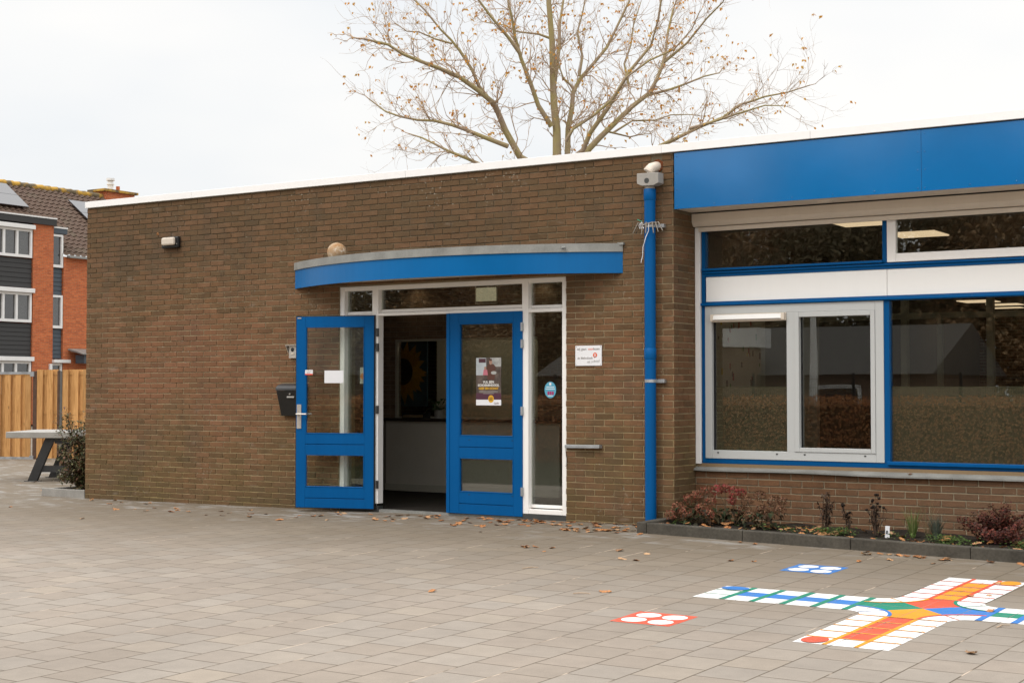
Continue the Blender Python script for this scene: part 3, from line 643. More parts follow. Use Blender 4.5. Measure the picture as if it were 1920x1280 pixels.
MB().obox((3.55, -.124, 1.262), (.11, 0, 0), (0, -.004, 0), (0, .006, .018)).build('name_plate', M['greypl'], MBX)
I = thing('door_intercom', 'small bronze door intercom with rain hood above the mailbox', 'intercom', (3.57, 0, 1.8))
bx('intercom_plate', M['alu'], I, 3.50, 3.62, -.035, -.001, 1.722, 1.868, bevel=.003)
hd_ = MB(); hd_.box(3.478, 3.642, -.075, -.001, 1.8685, 1.876); hd_.prism([(3.478, -.001, 1.78), (3.478, -.02, 1.78), (3.478, -.075, 1.868), (3.478, -.001, 1.868)], (.006, 0, 0)); hd_.build('rain_hood', M['alu'], I)
MB().ball((3.555, -.036, 1.822), (.024, .012, .024), 16, 8).build('camera_eye', M['black'], I)
bx('bell_button', M['beige_pipe'], I, 3.537, 3.58, -.042, -.0355, 1.765, 1.783, bevel=.002)
SG = thing('wall_sign', 'white library sign with grey and orange lettering on the brick wall', 'sign', (7.527, 0, 1.703))
bx('sign_plate', M['paper'], SG, 7.372, 7.683, -.012, -.001, 1.599, 1.806, bevel=.002)
GT = flat('grey_lettering', (.2, .17, .15)); OT = flat('orange_lettering', (.75, .13, .05))
UX, UZ = (1, 0, 0), (0, 0, 1); zs = 1.76
text_mb('wij gaan', .036, (7.392, -.0128, zs), UX, UZ).build('lettering', GT, SG)
text_mb('voor', .036, (7.523, -.0128, zs), UX, UZ).build('lettering', OT, SG)
text_mb('lezen', .036, (7.587, -.0128, zs), UX, UZ).build('lettering', GT, SG)
text_mb('de Bibliotheek', .031, (7.398, -.0128, 1.668), UX, UZ).build('lettering', GT, SG)
text_mb('op school', .038, (7.51, -.0128, 1.627), (cos(.07), 0, sin(.07)), (-sin(.07), 0, cos(.07)), shear=.25).build('lettering', flat('pale_grey_lettering', (.33, .32, .31)), SG)
lo = MB(); lo.poly([(7.607 + .025 * cos(a) * (1 - .12 * sin(a)), -.0128, 1.709 + .026 * sin(a)) for a in [i * pi / 12 for i in range(24)]]); lo.poly([(7.592, -.0128, 1.69), (7.62, -.0128, 1.69), (7.6, -.0128, 1.677)])
lo.m = 1; 
for zz, r in ((1.717, .0085), (1.699, .0095)):
    k = 14
    for i in range(k):
        a0, a1 = 2*pi*i/k, 2*pi*(i+1)/k
        lo.add([(7.607 + r*cos(a0), -.0134, zz + r*sin(a0)), (7.607 + r*cos(a1), -.0134, zz + r*sin(a1)), (7.607 + r*.55*cos(a1), -.0134, zz + r*.55*sin(a1)), (7.607 + r*.55*cos(a0), -.0134, zz + r*.55*sin(a0))], [(0, 1, 2, 3)])
lo.build('logo', [OT, M['paper']], SG, recalc=False)
sc_ = MB()
for x in (7.384, 7.671):
    for z in (1.611, 1.794): sc_.ball((x, -.0125, z), (.004, .002, .004), 8, 4)
sc_.build('screw', M['dark_steel'], SG)
tag(MB().prism([(7.252, -.001, .752), (7.252, -.028, .752), (7.68, -.06, .757), (7.684, -.001, .757)], (0, 0, .034)).build('wall_bracket', M['steel'], bevel=.003), 'grey galvanised door stop bracket fixed low beside the white frame', 'bracket')
MB().tube([(7.263, -.02, .75), (7.259, -.012, .70), (7.268, -.01, .63), (7.265, -.01, .575), (7.255, -.012, .565)], .0035, 6).build('hook_chain', M['dark_steel'], bpy.data.objects['wall_bracket'])
tag(MB().ball((4.46, -.33, 2.893), .109, 32, 20).build('ball', M['ball']), 'weathered beige ball lying on top of the blue canopy', 'ball')
ct = thing('cable_tie_bundle', 'frayed grey ties and white string wrapped round the blue downpipe', 'cable ties', (px_, py_, 3.02))
tb = MB(); ring = [(px_ + .063*cos(a), py_ + .063*sin(a), 3.0 + .012*cos(a)) for a in [i*2*pi/20 for i in range(21)]]
tb.tube(ring, .011, 8); TIE = plain('grey_brown_tie', (.22, .19, .155), .6); tb.build('grey_tie', TIE, ct)
for (a, dx, dz, ln) in ((-2.6, -.1, -.09, 1), (-2.35, -.07, -.1, 1), (-2.05, -.02, -.11, .9), (-1.55, 0, -.1, 1), (-1.0, .05, -.1, 1), (-.7, .08, -.09, 1.1), (-.4, .11, -.08, 1.2)):
    s = Vector((px_ + .066*cos(a), py_ + .066*sin(a), 3.005)); d = Vector((dx, -.03, 0))
    tb = MB(); tb.tube([s, s + d*.5 + Vector((0, 0, .012)), s + d + Vector((0, 0, dz))], [.007, .0065, .005], 6); tb.build('grey_tie', TIE, ct)
st_ = MB(); st_.tube([(px_ + .02, py_ - .066, 3.0), (px_ + .022, py_ - .07, 2.93), (px_ - .01, py_ - .07, 2.87), (px_ - .04, py_ - .072, 2.77), (px_ - .05, py_ - .06, 2.69), (px_ - .075, py_ - .05, 2.62)], .004, 6)
for i in range(3): st_.tube([(px_ - .05 + .012*i, py_ - .07, 3.02 - .012*i), (px_ - .085 + .018*i, py_ - .075, 2.99), (px_ - .07 + .02*i, py_ - .075, 2.955)], .005, 6)
st_.build('white_string', M['paper'], ct)
MB().tube([(px_ - .05, py_ - .072, 3.025), (px_ - .1, py_ - .08, 3.05)], .004, 6).build('green_tie', flat('green_plastic', (.03, .3, .2)), ct)

# posters and stickers on the glass
PO = thing('door_poster', 'charity poster with two people, white and yellow slogan, on the closed door glass', 'poster', (6.3, .02, 1.45))
yp = .0305; u0, u1, z0, z1 = 6.107, 6.43, 1.187, 1.70
def pb(name, col, a, b, c, d, dy=0, par=PO): return MB().poly([(a, yp - dy, c), (b, yp - dy, c), (b, yp - dy, d), (a, yp - dy, d)]).build(name, col, par, recalc=False)
bx('poster_sheet', plain('poster_photo_ground', (.12, .09, .075), .6, .3, .45, 14), PO, u0, u1, yp, yp + .001, z0, z1)
pb('sky_area', plain('pale_blue_print', (.44, .48, .5), .6, .3, .1, 12), u0, u0 + .13, z1 - .19, z1 - .004, .0006)
pb('house_area', plain('white_house_print', (.42, .42, .4), .6, .3, .25, 16), u0 + .18, u1, z1 - .1, z1 - .004, .0006)
fg = MB()
def blob(mb, pts, dy): mb.poly([(a, yp - dy, b) for a, b in pts])
def ell(mb, cx, cz, rx, rz, dy, n=18): mb.poly([(cx + rx*cos(2*pi*i/n), yp - dy, cz + rz*sin(2*pi*i/n)) for i in range(n)])
blob(fg, [(6.255, 1.46), (6.345, 1.46), (6.36, 1.6), (6.33, 1.63), (6.27, 1.63), (6.245, 1.6)], .001)
fg.m = 1; ell(fg, 6.295, 1.65, .02, .028, .0012); ell(fg, 6.225, 1.585, .014, .019, .0012)
fg.m = 2; blob(fg, [(6.195, 1.51), (6.26, 1.51), (6.25, 1.57), (6.205, 1.57)], .0012)
fg.m = 3; ell(fg, 6.335, 1.535, .036, .018, .0014)
fg.m = 0; ell(fg, 6.295, 1.674, .018, .012, .0013)
fg.build('printed_figures', [flat('brown_print', (.1, .042, .03)), flat('skin_print', (.38, .22, .16)), flat('pink_print', (.5, .16, .2)), flat('grey_print', (.4, .4, .38))], PO, recalc=False)
pb('purple_band', flat('purple_print', (.085, .03, .05)), u0, u1, z0 + .055, z0 + .13, .0006)
pb('white_band', M['paper'], u0, u1, z0, z0 + .06, .0008); pb('badge', flat('maroon_print', (.08, .03, .04)), u0 + .035, u0 + .125, z1 - .055, z1 - .012, .0012)
yb_ = MB(); ell(yb_, 6.3, 1.255, .037, .041, .0012); yb_.build('yellow_disc', flat('yellow_print', (.66, .36, .03)), PO, recalc=False)
WT = flat('white_lettering', (.72, .7, .66)); YT = flat('yellow_lettering', (.68, .38, .03))
text_mb('VUL EEN', .037, (6.268, yp - .0012, 1.424), UX, UZ, 'CENTER', bold=.0012).build('lettering', WT, PO)
text_mb('SCHOENENDOOS,', .033, (6.268, yp - .0012, 1.391), UX, UZ, 'CENTER', bold=.0012).build('lettering', WT, PO)
text_mb('GEEF EEN SCHAT', .033, (6.268, yp - .0012, 1.357), UX, UZ, 'CENTER', bold=.0012).build('lettering', YT, PO)
text_mb('DOE', .02, (6.3, yp - .002, 1.258), UX, UZ, 'CENTER').build('lettering', flat('dark_lettering', (.03, .015, .015)), PO)
text_mb('MEE!', .02, (6.3, yp - .002, 1.24), UX, UZ, 'CENTER').build('lettering', bpy.data.materials['dark_lettering'], PO)
text_mb('GAiN', .026, (6.37, yp - .002, 1.2), UX, UZ, 'CENTER').build('lettering', flat('brown_lettering', (.15, .06, .03)), PO)
ln = MB()
for i, w_ in enumerate((.12, .12, .07)): ln.box(6.268 - w_, 6.268 + w_, yp - .0014, yp - .001, 1.335 - i*.012, 1.339 - i*.012)
ln.build('small_print', flat('dim_lettering', (.4, .36, .34)), PO)
STK = thing('round_sticker', 'round light blue sticker with pink blocks on the narrow side window', 'sticker', (7.01, .083, 1.36))
yp = .0835; sm_ = MB(); ell(sm_, 7.012, 1.352, .072, .087, 0); sm_.m = 1
sm_.build('sticker_disc', [flat('light_blue_print', (.1, .37, .52))], STK, recalc=False) if False else None
d1 = MB(); ell(d1, 7.012, 1.352, .072, .087, 0); d1.build('sticker_disc', flat('light_blue_print', (.1, .36, .5)), STK, recalc=False)
pk = MB()
for i in range(3): pk.box(6.978 + i*.027, 7.0 + i*.027, yp - .0014, yp - .0006, 1.3, 1.336)
pk.build('pink_block', flat('pink_block_print', (.36, .03, .13)), STK)
wl = MB()
for z, h in ((1.378, .05), (1.358, .057), (1.287, .03)): wl.box(7.012 - h, 7.012 + h, yp - .0014, yp - .0006, z, z + .007)
wl.box(7.0, 7.024, yp - .0014, yp - .0006, 1.4, 1.427)
wl.build('white_print', M['paper'], STK)
def on_leaf(name, label, cat, u0, u1, z0, z1, m, d=-.02):
    q = MB(); obl(q, u0, u1, z0, z1, d, d + .001); return tag(q.build(name, m), label, cat)
on_leaf('paper_note', 'blank white paper note taped on the open door glass', 'note', .355, .585, 1.413, 1.555, M['paper'])
rs = on_leaf('small_sticker', 'small white and red sticker at the left edge of the open door glass', 'sticker', .118, .212, 1.505, 1.563, M['paper'])
q = MB(); obl(q, .118, .212, 1.505, 1.517, .0185, .0195); q = MB(); obl(q, .118, .212, 1.5055, 1.519, -.022, -.0205); q.build('red_band', flat('red_print', (.7, .06, .03)), rs)
q = MB(); obl(q, .135, .195, 1.546, 1.549, -.022, -.0205); obl(q, .135, .18, 1.53, 1.533, -.022, -.0205); q.build('small_print', GT, rs)
os_ = on_leaf('window_notice', 'pale notice with orange disc at the right edge of the open door glass', 'notice', .765, .832, 1.405, 1.59, plain('pale_notice', (.36, .37, .31), .7, .3, .2, 20), .036)
q = MB(); q.poly([hp(.798 + .032*cos(a), 1.49 + .036*sin(a), -.0355) for a in [i*pi/9 for i in range(18)]]); q.build('orange_disc', flat('orange_print', (.4, .17, .06)), os_, recalc=False)

# things inside the hall
K = thing('reception_counter', 'white reception counter with dark brown top inside the hall', 'counter', (4, 2.7, 0.016))
bx('counter_front', plain('counter_paint', (.62, .56, .48), .7, .2, .04), K, 2.89, 5.6, 2.62, 2.735, .017, .94); bx('counter_side', M['inwall'], K, 2.43, 2.8895, 2.62, 2.735, .017, .94); bx('counter_top', M['counter_top'], K, 2.43, 5.6, 2.52, 2.738, .941, .978); bx('skirting', M['inlight'], K, 2.89, 5.6, 2.605, 2.6195, .017, .11)
SF = thing('sunflower_picture', 'large sunflower picture hanging behind the reception hatch', 'picture', (3.0, 3.0, 1.57))
yq = 2.95; c = (2.83, 1.55); bx('picture_panel', plain('dark_teal_print', (.03, .06, .075), .6, .3, .3, 9), SF, 2.5, 3.33, yq, yq + .02, 1.13, 2.05)
cf = lambda p: Vector((clamp(p.x, 2.505, 3.325), p.y, clamp(p.z, 1.135, 2.045)))
pe = MB(); c = (2.93, 1.6)
for ring, (n_, l0, l1, w_) in enumerate(((17, .38, .47, .085), (17, .3, .4, .075))):
    for k in range(n_):
        a = 2*pi*(k + .5*ring)/n_ + RND.uniform(-.08, .08); l = RND.uniform(l0, l1); d = Vector((cos(a), 0, sin(a))); m_ = Vector((-sin(a), 0, cos(a))); o_ = Vector((c[0], yq - .002 - .002*ring - .0004*(k % 3), c[1]))
        pe.poly([cf(o_ + d*.1 - m_*.03), cf(o_ + d*l*.6 - m_*w_*.75), cf(o_ + d*l), cf(o_ + d*l*.6 + m_*w_*.75), cf(o_ + d*.1 + m_*.03)])
pe.build('petal', leafmat('sunflower_petal', (.3, .12, .006), (.38, .17, .01), (.33, .15, .008), trans=0), SF, recalc=False)
ds = MB(); ds.poly([(c[0] + .16*cos(a), yq - .008, c[1] + .18*sin(a)) for a in [i*pi/16 for i in range(32)]]); ds.build('seed_head', plain('seed_brown', (.03, .018, .012), .9, .1, .5, 60), SF, recalc=False)
PP = thing('potted_plant', 'small green pot plant on the reception counter', 'plant', (3.75, 2.66, .978))
MB().tube([(3.76, 2.63, .979), (3.76, 2.63, 1.09)], [.06, .075], 18).build('pot', M['greypl'], PP)
lf = MB()
for k in range(24):
    a = RND.uniform(0, 2*pi); e_ = RND.uniform(.2, 1.2); d = Vector((cos(a)*cos(e_), sin(a)*cos(e_), sin(e_))); s = Vector((3.76, 2.63, 1.09)); m_ = s + d*RND.uniform(.06, .15)
    lf.tube([s, m_], .003, 4); lf.leaf(m_, d + Vector((0, 0, -.5)), (0, 0, 1), .12, .06, .3)
lf.build('foliage', leafmat('houseplant_green', (.02, .05, .015), (.035, .08, .02)), PP, recalc=False)
TR = thing('letter_tray', 'dark letter tray with papers lying on the reception counter', 'tray', (3.4, 2.63, .979))
bx('tray_base', M['black'], TR, 3.2, 3.55, 2.56, 2.72, .979, .99); q = MB(); q.box(3.2, 3.55, 2.715, 2.72, .991, 1.05); q.box(3.2, 3.205, 2.56, 2.7145, .991, 1.05); q.box(3.545, 3.55, 2.56, 2.7145, .991, 1.05); q.build('tray_rim', M['black'], TR); bx('paper_stack', M['woodpart'], TR, 3.21, 3.54, 2.565, 2.71, .991, 1.02)
EX = thing('exit_sign', 'lit rectangular exit sign hanging behind the transom window', 'exit sign', (5.45, 1.2, 2.71))
bx('sign_housing', M['inlight'], EX, 5.27, 5.63, 1.21, 1.26, 2.575, 2.709); bx('sign_face', M['exit_glow'], EX, 5.31, 5.59, 1.2, 1.209, 2.39, 2.55); q = MB(); q.box(5.297, 5.303, 1.2, 1.21, 2.36, 2.575); q.box(5.605, 5.612, 1.2, 1.21, 2.36, 2.575); q.box(5.3035, 5.6045, 1.2, 1.21, 2.36, 2.368); q.build('sign_rim', M['cream'], EX)
for i, (x, y, lb) in enumerate(((3.318, 2.6, 'lit round downlight in the hall ceiling behind the wide transom pane'), (4.921, 2.3, 'lit round downlight in the hall ceiling near the exit sign'), (5.285, 2.6, 'lit round downlight in the hall ceiling behind the narrow right transom pane'))):
    D = thing('ceiling_downlight', lb, 'downlight', (x, y, 2.71), 'downlights in the hall ceiling')
    MB().tube([(x, y, 2.7), (x, y, 2.709)], .1, 20).build('lamp_disc', M['spot'], D); q = MB(); q.tube([(x + .105*cos(a), y + .105*sin(a), 2.703) for a in [i_*pi/12 for i_ in range(25)]], .008, 6, False); q.build('lamp_ring', M['inlight'], D)
# children's work pinned to the classroom wall
DR = thing('pinned_drawings', 'sheet of small red and green paper flowers on the classroom wall', 'drawings', (8.37, 1.6, 1.7))
bx('backing_sheet', M['inlight'], DR, 8.351, 8.355, .8, 2.6, 1.2, 2.3)
cols_ = [flat('red_paper', (.28, .03, .03)), flat('green_paper', (.05, .15, .03)), flat('dark_paper', (.04, .03, .025)), flat('yellow_paper', (.5, .35, .05))]
q = MB()
for k in range(40):
    q.m = RND.choice((0, 0, 1, 2, 2, 3)); y = RND.uniform(.85, 2.5); z = RND.uniform(1.25, 2.25); s = RND.uniform(.015, .04); q.box(8.3555, 8.357, y, y + s, z, z + s*2)
q.build('paper_flower', cols_, DR)

# ------------------------------------------------------------------ painted games on the paving
def road_paint(name, c):
    t = NT(name); p = t.pos(); v = t.mapv(t.mapv(p, loc=(-9.9, 6.901, 0)), rot=(0, 0, R(91.2))); n = t.n('TexNoise', Scale=1.4, Detail=2); t.set(n.inputs['Vector'], p)
    wv = t.n('VectorMath', dict(operation='MULTIPLY_ADD')); t.set(wv.inputs[0], n.outputs['Color']); wv.inputs[1].default_value = (.012, .012, 0); t.set(wv.inputs[2], v)
    b = t.n('TexBrick', dict(offset=.5, offset_frequency=2)); t.set(b.inputs['Vector'], wv.outputs[0]); b.inputs['Scale'].default_value = 1; b.inputs['Mortar Size'].default_value = .0045; b.inputs['Mortar Smooth'].default_value = .4; b.inputs['Brick Width'].default_value = .3; b.inputs['Row Height'].default_value = .3
    col = t.mix(1, c, t.ramp(t.noise(p, 5, 4, .6), (.3, .86), (.7, 1.05)), 'MULTIPLY')
    wear = t.math('MULTIPLY', t.ramp(t.noise(p, 75, 4, .7), (.56, 0), (.66, 1)), t.ramp(t.noise(p, 3.2, 3), (.38, .12), (.66, .75)))
    wear = t.math('MAXIMUM', wear, t.math('MULTIPLY', b.outputs['Fac'], t.ramp(t.noise(p, 9, 3), (.35, .25), (.6, .85))))
    return t.bsdf(t.mix(wear, col, (.24, .205, .17)), .75, .25, 0, t.bump(t.math('SUBTRACT', t.math('MULTIPLY', t.noise(p, 160, 3), .2), b.outputs['Fac']), .003))
PW = road_paint('white_road_paint', (.74, .73, .71)); PR = road_paint('red_road_paint', (.6, .085, .042)); PB = road_paint('blue_road_paint', (.035, .165, .46)); PY = road_paint('orange_yellow_road_paint', (.68, .275, .02)); PG = road_paint('green_road_paint', (.014, .2, .125))
def gp(mb, pts, k): mb.poly([(x, y, gz(x, y) + .0011*k) for x, y in pts])
def ragged(pts, amp=.006):
    out = []
    for i, a in enumerate(pts):
        b = pts[(i+1) % len(pts)]; L_ = math.dist(a, b); n = max(1, int(L_ / .07))
        for k in range(n):
            f = k / n; out.append((a[0] + (b[0]-a[0])*f + RND.uniform(-amp, amp)*.5, a[1] + (b[1]-a[1])*f + RND.uniform(-amp, amp)*.5))
    return out
def die(x0, x1, y0, y1, m, label):
    D = thing('painted_dice_square', label, 'ground marking', ((x0+x1)/2, (y0+y1)/2, gz((x0+x1)/2, (y0+y1)/2)), 'painted dice squares beside the board game')
    a = MB(); gp(a, ragged([(x0, y0), (x1, y0), (x1, y1), (x0, y1)]), 1); a.build('colour_square', m, D, recalc=False)
    w_, h_ = x1 - x0, y1 - y0
    for (fx, fy) in ((.27, .28), (.73, .26), (.29, .73), (.74, .72)):
        c_ = MB(); gp(c_, [(x0 + w_*fx + .083*cos(t_), y0 + h_*fy + .083*sin(t_)) for t_ in [i*pi/16 for i in range(32)]], 2); c_.build('white_spot', PW, D, recalc=False)
die(10.513, 10.938, -4.94, -4.52, PR, 'red painted square with four white spots on the paving')
die(10.545, 10.96, -2.25, -1.82, PB, 'blue painted square with four white spots on the paving')
BD = thing('painted_board_game', 'large cross shaped board game painted in bright colours on the paving', 'ground marking', (12.085, -3.5, gz(12.085, -3.5)))
bcx, bcy, HW, AL, FR = 12.085, -3.49, .29, 1.55, .15
def rot(p, k):
    x, y = p
    for _ in range(k): x, y = -y, x
    return (bcx + x, bcy + y)
base = []
for k in range(4):                         # k=0 arm towards +x, then +y, -x, -y
    pts = [(HW + FR, -HW), (AL, -HW), (AL, HW), (HW + FR, HW)]
    cc = (HW + FR, HW + FR); pts += [(cc[0] + FR*cos(a), cc[1] + FR*sin(a)) for a in [1.5*pi - (i+1)*pi/2/7 for i in range(6)]]
    base += [rot(p, k) for p in pts]
bm_ = MB(); 
for k in range(4):
    arm = [(HW + FR, -HW), (AL, -HW), (AL, HW), (HW + FR, HW)]; gp(bm_, ragged([rot(p, k) for p in arm], .004), 1)
    co = [(0, 0), (HW + FR, 0)] if False else None
core = []
for k in range(4):
    pts = [(HW + FR, -HW), (HW + FR, HW)]; cc = (HW + FR, HW + FR); pts += [(cc[0] + FR*cos(a), cc[1] + FR*sin(a)) for a in [1.5*pi - (i+1)*pi/2/7 for i in range(6)]]
    core += [rot(p, k) for p in pts]
gp(bm_, core, 1); bm_.build('white_ground', PW, BD, recalc=False)
ARM = [(PB, PG), (PR, PY), (PG, PB), (PY, PR)]   # line colour, middle colour for +x, +y, -x, -y
CW = HW / 3; RA = FR + HW * 2 / 3 ; CC = HW + FR
for k in range(4):
    lc, mc = ARM[k]
    cells = MB(); step = (AL - CC) / 5; 
    for i in range(4):
        a, b = CC + i*step + .012, CC + (i+1)*step - .012
        gp(cells, [rot(p, k) for p in ((a, -CW + .006), (b, -CW + .006), (b, CW - .006), (a, CW - .006))], 2)
    cells.build('colour_cell', mc, BD, recalc=False)
    l_ = MB()
    if k in (0, 2):
        for i in range(5): a = CC + i*step; gp(l_, [rot(p, k) for p in ((a - .023, -HW), (a + .023, -HW), (a + .023, HW), (a - .023, HW))], 3)
        for s in (-CW, CW): gp(l_, [rot(p, k) for p in ((AL - step, s - .006), (AL, s - .006), (AL, s + .006), (AL - step, s + .006))], 3)
    else:
        for s in (-CW, CW): gp(l_, [rot(p, k) for p in ((CC, s - .015), (AL, s - .015), (AL, s + .015), (CC, s + .015))], 3)
        for i in range(5):
            a = CC + i*step; gp(l_, [rot(p, k) for p in ((a - .009, -HW), (a + .009, -HW), (a + .009, HW), (a - .009, HW))], 4)
    l_.build('cell_line', lc, BD, recalc=False)
    # quarter of the centre, bounded by two arcs
    def arcp(sy, n=8): 
        o = []
        for i in range(n + 1):
            a = 1.5*pi - i*pi/4/n; o.append((CC + RA*cos(a), sy*(CC + RA*sin(a))))
        return o
    q_ = MB(); gp(q_, [rot(p, k) for p in arcp(1) + [(0, 0)] + arcp(-1)[::-1]], 2); q_.build('centre_quarter', lc, BD, recalc=False)
    al = MB(); n = 14
    for i in range(n):
        a0, a1 = 1.5*pi - i*pi/2/n, 1.5*pi - (i+1)*pi/2/n
        gp(al, [rot((CC + r*cos(a), CC + r*sin(a)), k) for r, a in ((RA - .012, a0), (RA + .012, a0), (RA + .012, a1), (RA - .012, a1))], 4)
    gp(al, [rot((CC + r*cos(1.25*pi + d), CC + r*sin(1.25*pi + d)), k) for r, d in ((FR, -.03), (RA, -.016), (RA, .016), (FR, .03))], 3)
    al.build('corner_arc', [PG, PY, PB, PR][k], BD, recalc=False)
    sp_ = MB(); s = {0: -1, 1: -1, 2: -1, 3: -1}[k]; pc = (AL - step*.5, -HW*2/3)
    gp(sp_, [rot((pc[0] + .105*cos(t_), pc[1] + .078*sin(t_)), k) for t_ in [i*pi/14 for i in range(28)]], 5); sp_.build('start_spot', [PG, PY, PB, PR][k], BD, recalc=False)

# ------------------------------------------------------------------ planting bed in front of the windows
def ky(x): return -.615 - .066 * (x - 8.4)
G_K = 'kerbstones edging the flower bed'
ks = [(8.512, 9.53), (9.534, 10.58), (10.584, 11.64), (11.644, 12.7), (12.704, 13.75)]
kl = ['grey kerbstone next to the bed corner, in front of the hydrangeas', 'grey kerbstone in front of the withered dark stems', 'grey kerbstone in front of the white plant tag and grass', 'grey kerbstone in front of the dark red barberry', 'grey kerbstone at the far right end of the bed']
for i, (a, b) in enumerate(ks):
    zt = gz(a, ky(a)) + .1; zt2 = gz(b, ky(b)) + .1; dy = RND.uniform(-.006, .006)
    m = MB(); m.add([(a, ky(a)+dy, -.25), (b, ky(b)+dy, -.25), (b, ky(b)+.1+dy, -.25), (a, ky(a)+.1+dy, -.25), (a, ky(a)+dy, zt), (b, ky(b)+dy, zt2), (b, ky(b)+.1+dy, zt2), (a, ky(a)+.1+dy, zt)], [(0,3,2,1),(4,5,6,7),(0,1,5,4),(1,2,6,5),(2,3,7,6),(3,0,4,7)])
    tag(m.build('kerbstone', M['kerb'], bevel=.009), kl[i], 'kerbstone', G_K)
m = MB(); m.box(8.405, 8.509, -.62, -.005, -.25, .09); tag(m.build('kerbstone', M['kerb'], bevel=.009), 'grey kerbstone running back to the wall beside the downpipe', 'kerbstone', G_K)
soil = grid_mesh([8.51 + .06*i for i in range(88)], [-.62 + .06*j for j in range(19)], lambda x, y: (gz(x, y) + .055 + .025 * sin(x*9.1 + y*4) * sin(y*11 - x*3) * .6) if y > ky(x) + .05 else -.25)
struct(soil.build('soil', M['soil'], recalc=False))
def sz(x, y): return gz(x, y) + .055

def flower_head(mb, c, r, n, L_=.022):
    c = Vector(c)
    for _ in range(n):
        d = Vector((RND.gauss(0, 1), RND.gauss(0, 1), RND.gauss(.25, 1))).normalized(); p = c + Vector((d.x*r, d.y*r, d.z*r*.8)) * RND.uniform(.75, 1.05)
        t_ = d.cross(Vector((RND.gauss(0, 1), RND.gauss(0, 1), RND.gauss(0, 1)))).normalized(); mb.leaf(p, t_ + d*.4, d, L_*RND.uniform(.7, 1.3), L_, RND.uniform(-.4, .5))
def hydrangea(label, heads, foot, hm, leaf_m, nleaf, spread, grp):
    T = thing('hydrangea', label, 'shrub', foot, grp); st = MB(); hd = MB(); lf = MB(); f = Vector(foot)
    for (x, y, z, r) in heads:
        tp = Vector((x, y, z)); b = f + Vector((RND.uniform(-.06, .06), RND.uniform(-.05, .05), 0)); mid = b.lerp(tp, .55) + Vector((RND.uniform(-.03, .03), RND.uniform(-.03, .03), -.02))
        st.tube([b, mid, tp], [.005, .004, .003], 5); flower_head(hd, tp, r, int(30000*r*r) + 40, .017)
    for _ in range(nleaf):
        a = RND.uniform(0, 2*pi); rr = spread*math.sqrt(RND.random()); p = f + Vector((rr*cos(a), rr*sin(a)*.8, RND.uniform(.02, .17))); lf.leaf(p, (cos(a), sin(a), RND.uniform(-.9, .1)), (0, 0, 1), RND.uniform(.05, .09), RND.uniform(.035, .06), RND.uniform(0, .5))
    st.build('stem', plain('brown_stem', (.1, .07, .035), .8), T); hd.build('flower_head', hm, T, recalc=False); lf.build('foliage', leaf_m, T, recalc=False)
pinkm = leafmat('faded_pink_petals', (.2, .09, .045), (.36, .085, .06), (.13, .065, .03), (.36, .15, .09), (.09, .05, .022), (.22, .11, .05), (.3, .06, .045), trans=.2)
brownm = leafmat('withered_brown_petals', (.12, .06, .03), (.19, .095, .045), (.07, .035, .02), (.26, .14, .075), (.15, .05, .035), trans=.2)
redm = leafmat('dark_red_petals', (.24, .022, .03), (.32, .05, .045), (.2, .1, .05), (.16, .015, .022), trans=.2)
dkgreen = leafmat('dark_bronze_green', (.022, .034, .012), (.04, .05, .016), (.06, .028, .012), (.022, .022, .01), trans=.2)
GH = 'hydrangeas in the flower bed'
hydrangea('rounded hydrangea with faded pink flower heads nearest the blue downpipe', [(8.6, -.12, .2, .068), (8.72, -.2, .165, .07), (8.77, -.05, .32, .066), (8.87, -.15, .2, .068), (8.93, -.08, .27, .062), (8.67, -.02, .28, .06), (8.56, -.2, .135, .058), (8.97, -.2, .16, .055), (8.83, .02, .37, .05)], (8.78, -.05, sz(8.78, -.05)), pinkm, dkgreen, 110, .24, GH)
hydrangea('tall hydrangea with small dark red flower heads on bare stems', [(9.0, -.08, .385, .062), (9.07, -.05, .40, .05), (9.19, -.1, .38, .055), (9.22, -.02, .36, .05), (9.17, -.12, .295, .05)], (9.12, -.02, sz(9.12, 0)), redm, dkgreen, 60, .12, GH)
hydrangea('hydrangea with withered brown flower heads in the middle of the bed left part', [(9.32, -.1, .29, .056), (9.42, -.02, .34, .06), (9.5, -.14, .22, .066), (9.57, -.05, .3, .062), (9.66, -.12, .22, .06), (9.4, -.2, .17, .06), (9.27, -.08, .2, .05), (9.64, 0, .3, .045)], (9.45, -.06, sz(9.45, 0)), brownm, dkgreen, 90, .22, GH)
def stems(label, name, cat, foot, n, h, spread, m, leafy=0, heads=None, hm=None, lm=None, grp=None, lw=.022, ll=.05):
    T = thing(name, label, cat, foot, grp); st = MB(); hd = MB(); lf = MB(); f = Vector(foot)
    for i in range(n):
        a = RND.uniform(0, 2*pi); rr = spread * RND.uniform(.2, 1); tp = f + Vector((rr*cos(a), rr*sin(a)*.5, h*RND.uniform(.6, 1))); b = f + Vector((rr*.25*cos(a), rr*.2*sin(a), 0))
        mid = b.lerp(tp, .5) + Vector((RND.uniform(-.02, .02), RND.uniform(-.02, .02), .02)); st.tube([b, mid, tp], [.004, .0035, .002], 5)
        if heads: hd.ball(tp, (heads, heads, heads*.75), 10, 6)
        for k in range(leafy):
            f_ = RND.uniform(.2, 1); p = b.lerp(mid, f_*2) if f_ < .5 else mid.lerp(tp, f_*2 - 1); a2 = RND.uniform(0, 2*pi); lf.leaf(p, (cos(a2), sin(a2), RND.uniform(-1, .6)), (0, 0, 1), ll*RND.uniform(.6, 1.2), lw, RND.uniform(-.5, .9))
    st.build('stem', m, T)
    if heads: hd.build('seed_head', hm, T)
    if leafy: lf.build('foliage', lm, T, recalc=False)
    return T
